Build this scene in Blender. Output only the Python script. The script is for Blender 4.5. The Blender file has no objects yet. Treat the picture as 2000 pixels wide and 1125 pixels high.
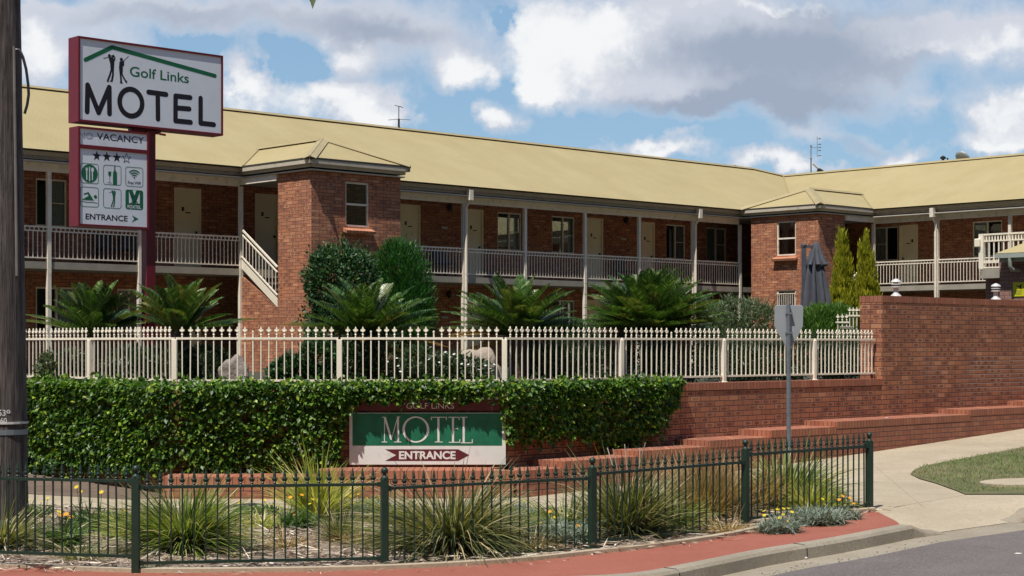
import bpy, bmesh, math, random
import numpy as np
from mathutils import Vector, Matrix
R = math.radians
C = bpy.context.scene.collection
SC = bpy.context.scene
random.seed(7); rng = np.random.default_rng(11)

# ------------------------------------------------------------------ camera, sky, sun
CZ, FP, HY = 2.125, 3300.0, 672.0            # eye height, focal length in photo pixels, horizon row
cam = bpy.data.objects.new('camera', bpy.data.cameras.new('camera')); C.objects.link(cam)
cam.location = (0, 0, CZ); cam.rotation_euler = (R(90), 0, 0)
cam.data.sensor_width = 36; cam.data.lens = FP/2000*36; cam.data.shift_y = (HY-562.5)/2000
cam.data.clip_start = .1; cam.data.clip_end = 5000
SC.camera = cam
SC.view_settings.view_transform = 'Standard'; SC.view_settings.look = 'None'
SC.view_settings.exposure = 0.12; SC.view_settings.gamma = 1
SC.cycles.use_denoising = True; SC.cycles.max_bounces = 6; SC.cycles.transparent_max_bounces = 8
SC.cycles.diffuse_bounces = 3
SUN_EL = R(64); sdir = Vector((-.494, -.869, 0)).normalized()
sun_vec = Vector((sdir.x*math.cos(SUN_EL), sdir.y*math.cos(SUN_EL), math.sin(SUN_EL)))
sl = bpy.data.lights.new('sun', 'SUN'); sl.energy = 5.0; sl.angle = R(.55); sl.color = (1, .95, .87)
so = bpy.data.objects.new('sun', sl); C.objects.link(so)
so.rotation_euler = sun_vec.to_track_quat('Z', 'Y').to_euler(); so.location = (-10, -15, 30)

world = bpy.data.worlds.new('World'); SC.world = world; world.use_nodes = True
nt = world.node_tree; nt.nodes.clear()
class NB:
    """small helper for writing node trees"""
    def __init__(s, t): s.t = t
    def n(s, ty, **k):
        x = s.t.nodes.new(ty)
        for a, b in k.items():
            if a == 'inp':
                for i, v in b.items():
                    if hasattr(v, 'default_value') and hasattr(v, 'is_output'): s.t.links.new(v, x.inputs[i])
                    else: x.inputs[i].default_value = v
            else: setattr(x, a, b)
        return x
    def m(s, op, a, b=None, c=None, clamp=False):
        i = {0: a}
        if b is not None: i[1] = b
        if c is not None: i[2] = c
        x = s.n('ShaderNodeMath', operation=op, inp=i); x.use_clamp = clamp
        return x.outputs[0]
    def v(s, op, a, b=None, c=None):
        i = {0: a}
        if b is not None: i[1] = b
        if c is not None: i[2] = c
        x = s.n('ShaderNodeVectorMath', operation=op, inp=i)
        return x.outputs['Value'] if op in ('DOT_PRODUCT', 'LENGTH') else x.outputs[0]
    def mix(s, f, a, b):
        x = s.n('ShaderNodeMix', data_type='RGBA'); 
        for i, v in ((0, f), (6, a), (7, b)):
            if hasattr(v, 'is_output'): s.t.links.new(v, x.inputs[i])
            else: x.inputs[i].default_value = (*v, 1) if isinstance(v, tuple) and len(v) == 3 else v
        return x.outputs[2]
    def ramp(s, f, lo, hi, a=0., b=1., smooth=True):
        x = s.n('ShaderNodeMapRange', inp={0: f, 1: lo, 2: hi, 3: a, 4: b})
        if smooth: x.interpolation_type = 'SMOOTHSTEP'
        return x.outputs[0]
    def noise(s, vec, scale, detail=4, rough=.55, dist=0., dim='3D'):
        x = s.n('ShaderNodeTexNoise', noise_dimensions=dim, inp={'Scale': scale, 'Detail': detail, 'Roughness': rough, 'Distortion': dist})
        if vec is not None: s.t.links.new(vec, x.inputs['Vector'])
        return x.outputs
    def link(s, a, b): s.t.links.new(a, b)
B = NB(nt)
sky = B.n('ShaderNodeTexSky', sky_type='NISHITA', sun_disc=False, sun_elevation=SUN_EL,
          sun_rotation=math.atan2(sdir.x, sdir.y), altitude=300, air_density=1.0, dust_density=.6, ozone_density=1.5)
geo = B.n('ShaderNodeTexCoord').outputs['Generated']
sx_ = B.n('ShaderNodeSeparateXYZ', inp={0: geo}).outputs
ay = B.m('MAXIMUM', B.m('ABSOLUTE', sx_[1]), .08)
cu = B.m('DIVIDE', sx_[0], ay); cv = B.m('DIVIDE', sx_[2], ay)
uv = B.n('ShaderNodeCombineXYZ', inp={0: cu, 1: B.m('MULTIPLY', cv, 1.0), 2: 0.}).outputs[0]
w1 = B.noise(uv, 9, 5, .6)[1]; w2 = B.noise(uv, 34, 5, .62)[1]
wp = B.v('MULTIPLY_ADD', B.v('SUBTRACT', w1, (.5, .5, .5)), (.085, .055, 0), uv)
wp = B.v('MULTIPLY_ADD', B.v('SUBTRACT', w2, (.5, .5, .5)), (.040, .030, 0), wp)
def field(blobs):
    acc = None
    for (px, py, rx, ry, wt) in blobs:
        c = ((px-1000)/FP, (HY-py)/FP); ir = (FP/rx, FP/ry)
        q = B.v('MULTIPLY_ADD', wp, (ir[0], ir[1], 0), (-c[0]*ir[0], -c[1]*ir[1], 0))
        e = B.m('EXPONENT', B.m('MULTIPLY', B.v('DOT_PRODUCT', q, q), -1.))
        acc = B.m('MULTIPLY', e, wt) if acc is None else B.m('MULTIPLY_ADD', e, wt, acc)
    return acc
cover = field([(90, 120, 70, 62, 1.2), (230, 95, 120, 45, .75), (330, 25, 300, 40, 1.0), (720, 60, 210, 62, 1.15), (900, 138, 66, 45, 1.3),
    (650, 135, 75, 32, .8), (465, 170, 45, 62, 1.4), (640, 212, 120, 42, 1.5), (745, 230, 72, 32, 1.4), (962, 246, 55, 30, 1.5), (130, 30, 60, 25, .45),
    (1110, 95, 120, 95, 1.3), (1060, 165, 60, 30, .9), (1330, 60, 190, 90, 1.2), (1370, 190, 190, 34, 1.05), (1610, 90, 250, 100, 1.25), (1530, 205, 120, 34, .9),
    (1880, 75, 160, 60, 1.0), (1285, 298, 80, 20, 1.6), (1325, 262, 20, 13, .6), (1505, 326, 65, 20, 1.5), (1570, 262, 55, 26, .75), (1690, 280, 100, 22, .55),
    (1765, 312, 45, 17, 1.7), (1830, 190, 50, 14, .45), (1955, 240, 64, 50, 1.5), (1640, 335, 60, 12, .9), (1940, 295, 80, 24, .9),
    (-250, 60, 240, 120, .9), (2350, 120, 260, 150, 1.), (1400, -220, 900, 150, .9), (330, -200, 500, 120, .8),
    (395, 92, 55, 20, -.7), (540, 130, 50, 42, -.75), (1010, 40, 18, 26, -.7), (985, 165, 30, 50, -.7), (865, 215, 40, 30, -.8), (45, 20, 35, 22, -.5), (560, 160, 30, 20, -.4)])
lit = field([(95, 110, 55, 55, 1.), (460, 190, 40, 50, .9), (620, 215, 110, 35, 1.), (740, 235, 60, 25, .9), (905, 140, 50, 38, 1.), (640, 120, 60, 25, .7), (960, 246, 45, 24, 1.),
    (1090, 90, 120, 90, 1.1), (1060, 165, 60, 28, 1.), (1200, 40, 70, 40, .6), (1285, 300, 80, 18, 1.), (1505, 330, 65, 18, .9), (1765, 314, 42, 14, 1.), (1955, 235, 60, 45, .9), (1930, 95, 60, 30, .7), (1940, 300, 80, 20, .8), (1820, 110, 60, 20, .4), (1500, 8, 160, 12, .6)])
gen = B.noise(geo, 3.2, 6, .6)[0]
far = B.ramp(B.m('MAXIMUM', B.m('ABSOLUTE', cu), cv), .42, .7)
cov = B.m('ADD', B.m('MULTIPLY', cover, B.m('SUBTRACT', 1., far)), B.m('MULTIPLY', B.ramp(gen, .52, .70), far))
fine = B.noise(uv, 48, 8, .66)[0]; mid_ = B.noise(uv, 15, 6, .6)[0]
cov = B.m('MULTIPLY_ADD', B.m('SUBTRACT', fine, .5), .7, cov)
cov = B.m('MULTIPLY_ADD', B.m('SUBTRACT', mid_, .5), 1.0, cov)
dens = B.m('POWER', B.ramp(cov, .22, .98, smooth=False), .8)
grey = field([(380, 35, 280, 30, .7), (740, 70, 170, 38, .85), (760, 150, 70, 22, .6), (1450, 110, 230, 52, 1.15), (1360, 205, 170, 26, 1.15), (1560, 190, 170, 40, 1.0),
    (1640, 60, 170, 55, .8), (1780, 130, 110, 28, .6), (1540, 235, 50, 20, .6), (1690, 285, 80, 18, .6), (1640, 10, 200, 20, .4), (960, 272, 40, 8, .4), (660, 175, 60, 12, .4), (1060, 195, 70, 8, .3), (1390, -200, 900, 120, .6)])
gn = B.noise(uv, 12, 6, .6)[0]
g = B.ramp(B.m('MULTIPLY_ADD', B.m('SUBTRACT', gn, .5), 1.0, grey), .05, 1.1)
l_ = B.ramp(B.m('MULTIPLY_ADD', B.m('SUBTRACT', fine, .5), 1.1, B.m('MULTIPLY_ADD', B.m('SUBTRACT', gn, .5), .5, lit)), .15, 1.0)
ccol = B.mix(g, (.64, .67, .75), (.35, .41, .52)); ccol = B.mix(l_, ccol, (.92, .93, .94)); ccol = B.mix(far, ccol, (.42, .45, .52))
skyc = B.mix(B.ramp(cv, .05, .9), (.33, .565, .76), (.10, .22, .50))
skys = B.v('MULTIPLY', sky.outputs[0], (.085, .088, .10))
skyc = B.mix(.55, skys, skyc)
final = B.mix(B.m('MULTIPLY', dens, .97), skyc, ccol)
# dark treeline added to the low sky behind the camera, to cut ambient light
shade_bank = B.m('MULTIPLY', B.m('LESS_THAN', sx_[1], -.02), B.ramp(B.m('MULTIPLY_ADD', B.m('SUBTRACT', gen, .5), .5, sx_[2]), .55, .32))
final = B.mix(shade_bank, final, (.035, .045, .03))
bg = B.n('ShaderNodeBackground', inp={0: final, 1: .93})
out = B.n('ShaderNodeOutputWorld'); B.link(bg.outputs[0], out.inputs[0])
world.cycles.sampling_method = 'MANUAL'; world.cycles.sample_map_resolution = 512

# ------------------------------------------------------------------ helpers
def tag(o, label=None, cat=None, group=None, kind=None):
    if label: o['label'] = label
    if cat: o['category'] = cat
    if group: o['group'] = group
    if kind: o['kind'] = kind
    return o
def thing(name, label, cat, loc=(0, 0, 0), rz=0., group=None):
    o = bpy.data.objects.new(name, None); C.objects.link(o); o.empty_display_size = .2
    o.location = loc; o.rotation_euler = (0, 0, rz)
    return tag(o, label, cat, group)
def nice(v): return Vector(v)
class MB:
    def __init__(s, origin=(0, 0, 0)): s.v = []; s.f = []; s.o = Vector(origin); s.k = 0
    def poly(s, pts):
        n = len(s.v); s.v += [Vector(p)-s.o for p in pts]; s.f.append(tuple(range(n, n+len(pts))))
    def box(s, a, b, rz=0., c=None):
        x0, y0, z0 = a; x1, y1, z1 = b; n = len(s.v)
        P = [(x0,y0,z0),(x1,y0,z0),(x1,y1,z0),(x0,y1,z0),(x0,y0,z1),(x1,y0,z1),(x1,y1,z1),(x0,y1,z1)]
        if rz or c is not None:
            m = Matrix.Rotation(rz, 3, 'Z'); c = Vector(c or (0, 0, 0)); P = [m @ Vector(p)+c for p in P]
        s.v += [Vector(p)-s.o for p in P]
        s.f += [(n,n+3,n+2,n+1),(n+4,n+5,n+6,n+7),(n,n+1,n+5,n+4),(n+1,n+2,n+6,n+5),(n+2,n+3,n+7,n+6),(n+3,n,n+4,n+7)]
    def prism(s, pts, d):
        """extrude polygon pts by vector d"""
        n = len(s.v); k = len(pts); d = Vector(d)
        s.v += [Vector(p)-s.o for p in pts] + [Vector(p)+d-s.o for p in pts]
        s.f.append(tuple(range(n, n+k))[::-1]); s.f.append(tuple(range(n+k, n+2*k)))
        for i in range(k): j = (i+1) % k; s.f.append((n+i, n+j, n+k+j, n+k+i))
    def tube(s, pts, r, sides=8, cap=True, sq=False):
        pts = [Vector(p)-s.o for p in pts]; rr = r if isinstance(r, (list, tuple)) else [r]*len(pts)
        n = len(s.v); up = Vector((0, 0, 1)); prev = None
        for i, p in enumerate(pts):
            t = (pts[min(i+1, len(pts)-1)]-pts[max(i-1, 0)]).normalized()
            a = t.cross(up if abs(t.z) < .95 else Vector((1, 0, 0))).normalized()
            if prev is not None:
                a = (prev - t*prev.dot(t)).normalized()
            prev = a; b = t.cross(a)
            for k in range(sides):
                an = 2*math.pi*(k+(.5 if sq else 0))/sides
                s.v.append(p+(a*math.cos(an)+b*math.sin(an))*rr[i])
        for i in range(len(pts)-1):
            for k in range(sides):
                q = (k+1) % sides; s.f.append((n+i*sides+k, n+i*sides+q, n+(i+1)*sides+q, n+(i+1)*sides+k))
        if cap:
            s.f.append(tuple(range(n, n+sides))[::-1]); m = n+(len(pts)-1)*sides; s.f.append(tuple(range(m, m+sides)))
    def lathe(s, c, prof, sides=12):
        """prof: (radius, height) pairs"""
        c = Vector(c)-s.o; n = len(s.v)
        for r, h in prof:
            for k in range(sides):
                a = 2*math.pi*k/sides; s.v.append(c+Vector((r*math.cos(a), r*math.sin(a), h)))
        for i in range(len(prof)-1):
            for k in range(sides):
                q = (k+1) % sides; s.f.append((n+i*sides+k, n+i*sides+q, n+(i+1)*sides+q, n+(i+1)*sides+k))
        s.f.append(tuple(range(n, n+sides))[::-1]); m = n+(len(prof)-1)*sides; s.f.append(tuple(range(m, m+sides)))
    def mesh(s, name, mat, bevel=0, smooth=False):
        me = bpy.data.meshes.new(name); me.from_pydata([tuple(v) for v in s.v], [], s.f); me.update()
        uvl = me.uv_layers.new(name='uv'); co = me.vertices; X = Vector((0, 0, 1))
        for p in me.polygons:
            nrm = p.normal
            if abs(nrm.z) < .75:
                ua = X.cross(nrm); ua.normalize()
                if abs(ua.x) > abs(ua.y) and ua.x < 0 or abs(ua.y) >= abs(ua.x) and ua.y < 0: ua = -ua
                for li in p.loop_indices:
                    q = co[me.loops[li].vertex_index].co; uvl.data[li].uv = (q.dot(ua), q.z)
            else:
                for li in p.loop_indices:
                    q = co[me.loops[li].vertex_index].co; uvl.data[li].uv = (q.x, q.y)
        if smooth:
            for p in me.polygons: p.use_smooth = True
            try: me.set_sharp_from_angle(angle=R(40))
            except Exception: pass
        if mat: me.materials.append(mat)
        return me
    def build(s, name, mat, parent=None, smooth=False, label=None, bevel=0):
        o = bpy.data.objects.new(name, s.mesh(name, mat, smooth=smooth)); C.objects.link(o)
        if parent is not None: o.parent = parent
        else: o.location = s.o
        if bevel:
            md = o.modifiers.new('b', 'BEVEL'); md.width = bevel; md.segments = 2; md.limit_method = 'ANGLE'; md.angle_limit = R(40)
        if label: o['label'] = label
        return o
def link(name, me, parent=None, loc=(0, 0, 0), rot=(0, 0, 0), scale=(1, 1, 1)):
    o = bpy.data.objects.new(name, me); C.objects.link(o)
    o.location = loc; o.rotation_euler = rot; o.scale = scale
    if parent is not None: o.parent = parent
    return o
def struct(o): o['kind'] = 'structure'; return o

# ---- materials
def newmat(name):
    m = bpy.data.materials.new(name); m.use_nodes = True; t = m.node_tree
    b = NB(t); p = t.nodes['Principled BSDF']; return m, b, p
def setp(p, **k):
    for a, v in k.items(): p.inputs[a.replace('_', ' ')].default_value = v
def bump(b, p, h, dist, strength=1.):
    x = b.n('ShaderNodeBump', inp={'Strength': strength, 'Distance': dist, 'Height': h}); b.link(x.outputs[0], p.inputs['Normal'])
def simple(name, col, rough=.6, var=.12, scale=3., metal=0., bmp=0., dirt=None, fine=60.):
    m, b, p = newmat(name); tc = b.n('ShaderNodeTexCoord').outputs['Object']
    n1 = b.noise(tc, scale, 5, .6)[0]; n2 = b.noise(tc, fine, 3, .6)[0]
    f = b.m('ADD', b.m('MULTIPLY', n1, .7), b.m('MULTIPLY', n2, .3))
    a = tuple(c*(1-var) for c in col); d = tuple(min(1, c*(1+var)) for c in col)
    c = b.mix(b.ramp(f, .3, .7), a, d)
    if dirt:
        n3 = b.noise(tc, scale*2.7, 6, .7)[0]; c = b.mix(b.m('MULTIPLY', b.ramp(n3, .52, .7), dirt[3]), c, dirt[:3])
    b.link(c, p.inputs['Base Color'])
    b.link(b.ramp(n2, .2, .8, rough*.85, min(1, rough*1.15)), p.inputs['Roughness']); setp(p, Metallic=metal)
    if bmp: bump(b, p, n2, bmp)
    return m
def brick(name, bw=.24, bh=.086, cols=((.52,.205,.098),(.36,.130,.066),(.62,.28,.145)), mort=(.085,.05,.042), blotch=.75, eff=0., swap=False, bond=.5, gap=.011):
    m, b, p = newmat(name); uvn = b.n('ShaderNodeUVMap', uv_map='uv').outputs[0]
    tc = b.n('ShaderNodeTexCoord').outputs['Object']
    s = b.n('ShaderNodeSeparateXYZ', inp={0: uvn}).outputs
    U, V = (s[1], s[0]) if swap else (s[0], s[1])
    v = b.m('DIVIDE', V, bh); row = b.m('FLOOR', v)
    u = b.m('ADD', b.m('DIVIDE', U, bw), b.m('MULTIPLY', b.m('FLOORED_MODULO', row, 2.), bond))
    cell = b.m('FLOOR', u); fu = b.m('SUBTRACT', b.m('FRACT', u), .5); fv = b.m('SUBTRACT', b.m('FRACT', v), .5)
    wn = b.n('ShaderNodeTexWhiteNoise', noise_dimensions='2D', inp={0: b.n('ShaderNodeCombineXYZ', inp={0: cell, 1: row, 2: 0.}).outputs[0]})
    r1 = wn.outputs[0]; rc = b.n('ShaderNodeSeparateXYZ', inp={0: wn.outputs[1]}).outputs
    nz = b.noise(tc, 45, 4, .6)[0]
    du = b.m('MULTIPLY', b.m('SUBTRACT', .5, b.m('ABSOLUTE', fu)), bw); dv = b.m('MULTIPLY', b.m('SUBTRACT', .5, b.m('ABSOLUTE', fv)), bh)
    ed = b.m('ADD', b.m('MINIMUM', du, dv), b.m('MULTIPLY', b.m('SUBTRACT', nz, .5), .005))
    face = b.ramp(ed, gap*.35, gap*.75)
    col = b.mix(b.ramp(r1, .25, .75), cols[0], cols[1]); col = b.mix(b.ramp(rc[0], .6, .95), col, cols[2])
    # dark oval blotch burnt into the middle of many bricks
    q = b.m('ADD', b.m('POWER', b.m('MULTIPLY', fu, 2.9), 2.), b.m('POWER', b.m('MULTIPLY', fv, 3.0), 2.))
    q = b.m('ADD', q, b.m('MULTIPLY', b.m('SUBTRACT', b.noise(tc, 22, 3)[0], .5), 2.2))
    bl = b.m('MULTIPLY', b.ramp(q, 1.1, .35), b.ramp(rc[1], .35, .6))
    col = b.mix(b.m('MULTIPLY', bl, blotch), col, (.11, .045, .04))
    big = b.noise(tc, 1.1, 4)[0]
    col = b.mix(b.m('MULTIPLY', b.ramp(big, .35, .7), .35), col, (.22, .10, .068)); col = b.mix(b.m('MULTIPLY', b.ramp(b.noise(tc, .45, 5, .65)[0], .5, .75), .35), col, (.46, .26, .17))
    col = b.mix(b.m('MULTIPLY', b.ramp(nz, .5, .75), .25), col, (.14, .06, .045))
    if eff:   # salt bloom on the brick arrises, low on the wall
        so_ = b.n('ShaderNodeSeparateXYZ', inp={0: tc}).outputs
        zone = b.m('MULTIPLY', b.ramp(so_[2], 2.05, 1.8), b.ramp(so_[2], .95, 1.3))
        zn = b.m('MULTIPLY', zone, b.ramp(b.m('ADD', b.noise(tc, .9, 4)[0], b.m('MULTIPLY', so_[0], .085)), .50, .74))
        rim = b.m('MULTIPLY', b.ramp(ed, .020, .008), face)
        top = b.ramp(fv, -.1, .35)
        col = b.mix(b.m('MULTIPLY', b.m('MULTIPLY', rim, zn), b.m('MULTIPLY', top, eff)), col, (.62, .50, .42))
    col = b.mix(face, mort, col)
    b.link(col, p.inputs['Base Color']); setp(p, Roughness=.88)
    bump(b, p, b.m('ADD', face, b.m('MULTIPLY', nz, .5)), .006, .9)
    return m
def leafmat(name, c1, c2, c3=None, rough=.45, trans=.35, spec=.5):
    dry_ = name.startswith('tussock')
    m, b, p = newmat(name); ri = b.n('ShaderNodeNewGeometry').outputs['Random Per Island']
    tc = b.n('ShaderNodeTexCoord').outputs['Object']
    f = b.m('ADD', b.m('MULTIPLY', ri, .6), b.m('MULTIPLY', b.noise(tc, 2.2, 3)[0], .4))
    col = b.mix(b.ramp(f, .2, .8), c1, c2)
    if c3:
        r2 = b.m('FRACT', b.m('MULTIPLY', ri, 37.7)); col = b.mix(b.ramp(r2, .62 if dry_ else .8, .9 if dry_ else .97), col, c3)
    b.link(col, p.inputs['Base Color']); setp(p, Roughness=rough, Specular_IOR_Level=spec)
    if trans:
        t = b.n('ShaderNodeBsdfTranslucent', inp={0: b.v('MULTIPLY', col, (1.4, 1.5, .6))})
        mx = b.n('ShaderNodeMixShader', inp={0: trans}); b.link(p.outputs[0], mx.inputs[1]); b.link(t.outputs[0], mx.inputs[2])
        b.link(mx.outputs[0], m.node_tree.nodes['Material Output'].inputs[0])
    return m
def roofmat(name, axis):
    m, b, p = newmat(name); tc = b.n('ShaderNodeTexCoord').outputs['Object']
    s = b.n('ShaderNodeSeparateXYZ', inp={0: tc}).outputs
    w = b.m('SINE', b.m('MULTIPLY', s[axis], 2*math.pi/.076))
    n = b.noise(tc, .7, 6, .65)[0]; sheet = b.m('FLOOR', b.m('DIVIDE', s[axis], .76))
    rn = b.n('ShaderNodeTexWhiteNoise', noise_dimensions='1D', inp={'W': sheet}).outputs[0]
    c = b.mix(b.ramp(n, .3, .7), (.51, .41, .195), (.56, .46, .23))
    c = b.mix(b.m('MULTIPLY', rn, .22), c, (.46, .36, .17))
    c = b.mix(b.m('MULTIPLY', b.ramp(b.noise(tc, 5, 6, .7)[0], .55, .75), .25), c, (.42, .34, .17))
    lap = b.ramp(b.m('ABSOLUTE', b.m('SUBTRACT', b.m('FRACT', b.m('DIVIDE', s[axis], .76)), .5)), .488, .497)
    c = b.mix(b.m('MULTIPLY', lap, .22), c, (.25, .20, .10))
    st_ = b.noise(b.v('MULTIPLY', tc, (6., .5, .5) if axis == 0 else (.5, 6., .5)), 1.0, 5, .7)[0]
    c = b.mix(b.m('MULTIPLY', b.ramp(st_, .5, .8), .30), c, (.40, .335, .19))
    b.link(c, p.inputs['Base Color']); setp(p, Roughness=.6, Specular_IOR_Level=.3)
    bump(b, p, w, .009, .7)
    return m
M = {}
M['brick'] = brick('brick')
M['brick_wall'] = brick('brick_wall')
M['brick_eff'] = brick('brick_salt', eff=1.0)
M['brick_row'] = brick('brick_on_edge', bw=.086, bh=5.0, bond=0., blotch=.3, cols=((.46,.16,.085),(.38,.13,.07),(.50,.20,.105)), gap=.008)
M['brick_planter'] = brick('brick_planter', cols=((.44,.155,.085),(.35,.12,.068),(.48,.19,.10)), blotch=.35)
M['brick_grey'] = brick('brick_grey', cols=((.19,.115,.09),(.15,.09,.075),(.23,.13,.10)), blotch=.5)
M['roof_x'] = roofmat('roof_iron_x', 0); M['roof_y'] = roofmat('roof_iron_y', 1)
M['roofcap'] = simple('roof_capping', (.47, .38, .19), .55, .08, 2)
M['cream'] = simple('cream_paint', (.90, .81, .67), .5, .07, 2, dirt=(.35,.3,.22,.5))
M['gutter'] = simple('gutter_edge', (.06, .055, .05), .5)
M['fascia'] = simple('fascia_paint', (.70, .62, .49), .55, .08, 2, dirt=(.3,.26,.2,.5))
M['door'] = simple('door_paint', (.82, .71, .48), .45, .05, 1.5)
M['slab'] = simple('concrete_slab', (.42, .38, .31), .85, .15, 2, bmp=.003)
M['soffit'] = simple('soffit', (.68, .63, .54), .8, .08, 1.5)
M['dark'] = simple('dark_metal', (.025, .025, .028), .45, .1)
M['plate'] = simple('white_plate', (.7, .69, .66), .5, .05)
M['curtain'] = simple('curtain', (.85, .85, .82), .9, .1, 4)
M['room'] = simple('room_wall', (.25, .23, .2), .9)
M['white'] = simple('fence_cream_paint', (.80, .73, .59), .42, .05, 3, dirt=(.5,.44,.33,.35))
M['green'] = simple('fence_green_paint', (.016, .048, .028), .5, .15, 4, dirt=(.05,.075,.06,.4))
M['red'] = simple('sign_red_paint', (.30, .022, .035), .42, .1, 2, dirt=(.2,.03,.035,.5))
M['face'] = simple('sign_face_white', (.74, .79, .86), .35, .035, 1.2, dirt=(.6,.64,.68,.35))
M['face_grey'] = simple('sign_face_grey', (.45, .52, .60), .35, .03, 1.5)
M['ink'] = simple('sign_black_letters', (.018, .016, .025), .4)
M['sgreen'] = simple('sign_green', (.012, .17, .075), .4, .08)
M['faint'] = simple('sign_faint_letters', (.50, .50, .56), .4)
M['bwhite'] = simple('board_white', (.72, .72, .68), .45, .05, 2, dirt=(.55,.53,.47,.4))
M['bgreen'] = simple('board_green', (.012, .17, .088), .42, .25, 6, dirt=(.03,.20,.12,.6))
M['bred'] = simple('board_maroon', (.14, .02, .03), .45, .15, 3)
M['galv'] = simple('galvanised_steel', (.30, .34, .38), .42, .18, 6, metal=.55)
M['galvsheet'] = simple('grey_sign_back', (.42, .45, .47), .5, .08, 3, metal=.2)
M['charcoal'] = simple('charcoal_canvas', (.085, .09, .11), .85, .18, 3)
M['yellow'] = simple('yellow_plate', (.75, .70, .02), .45, .05)
M['pipe'] = simple('pale_green_pipe', (.42, .47, .42), .5, .08)
M['conduit'] = simple('conduit_grey', (.20, .18, .16), .7, .2, 5)
M['rock'] = simple('rock', (.30, .25, .21), .9, .35, 4, bmp=.03, fine=14)
M['paverock'] = simple('pale_rock', (.44, .36, .28), .9, .2, 3, bmp=.02, fine=14)
M['trunk'] = simple('trunk', (.10, .07, .045), .95, .4, 6, bmp=.03, fine=20)
M['frondbrown'] = leafmat('dry_frond', (.22,.12,.03), (.35,.21,.06), None, .7, .2)
M['cycad'] = leafmat('cycad_frond', (.022,.065,.014), (.08,.165,.028), (.26,.33,.09), .32, .2, .6)
M['cycad_y'] = leafmat('cycad_frond_pale', (.06,.11,.02), (.14,.17,.04), (.26,.23,.07), .38, .25, .6)
M['ivy'] = leafmat('ivy_leaf', (.014,.048,.007), (.105,.22,.02), (.34,.45,.06), .42, .30, .4)
M['shrub'] = leafmat('shrub_leaf', (.016,.055,.022), (.05,.12,.04), (.15,.23,.09), .5, .2, .3)
M['conif'] = leafmat('conifer_leaf', (.014,.075,.012), (.04,.155,.022), (.08,.22,.035), .5, .2)
M['gold'] = leafmat('golden_conifer_leaf', (.22,.25,.015), (.46,.44,.025), (.60,.52,.04), .5, .3)
M['golddark'] = leafmat('golden_conifer_inner', (.03,.055,.01), (.07,.10,.015), None, .6, .2)
M['greyshrub'] = leafmat('grey_green_leaf', (.07,.105,.05), (.13,.17,.08), (.22,.25,.15), .5, .25)
M['juniper'] = leafmat('juniper_leaf', (.06,.14,.025), (.14,.26,.04), None, .5, .25)
M['darkleaf'] = leafmat('dark_leaf', (.02,.045,.018), (.05,.09,.03), (.13,.16,.09), .45, .2)
M['g_green'] = leafmat('tussock_green', (.07,.125,.022), (.24,.31,.06), (.50,.44,.20), .45, .3)
M['g_yellow'] = leafmat('tussock_yellow', (.22,.26,.035), (.44,.44,.08), (.62,.55,.25), .45, .35)
M['g_olive'] = leafmat('tussock_olive', (.07,.095,.028), (.22,.22,.08), (.52,.43,.25), .5, .3)
M['g_brown'] = leafmat('tussock_brown', (.26,.16,.07), (.46,.31,.15), (.62,.48,.28), .7, .25)
M['straw'] = leafmat('straw', (.26,.20,.15), (.56,.47,.36), (.78,.70,.57), .8, 0)
M['bark'] = leafmat('bark_litter', (.15,.10,.07), (.40,.30,.22), (.62,.52,.42), .9, 0)
M['silver'] = leafmat('silver_leaf', (.15,.19,.15), (.28,.33,.26), (.42,.46,.37), .7, .15)
M['gaz'] = leafmat('clump_leaf', (.04,.10,.02), (.10,.18,.035), (.24,.28,.12), .5, .3)
M['petal_y'] = leafmat('yellow_petal', (.80,.58,.01), (.85,.66,.03), None, .6, .3)
M['petal_o'] = leafmat('orange_petal', (.80,.30,.01), (.85,.45,.02), None, .6, .3)
M['petal_w'] = leafmat('white_petal', (.75,.74,.72), (.85,.84,.82), None, .6, .3)

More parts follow.
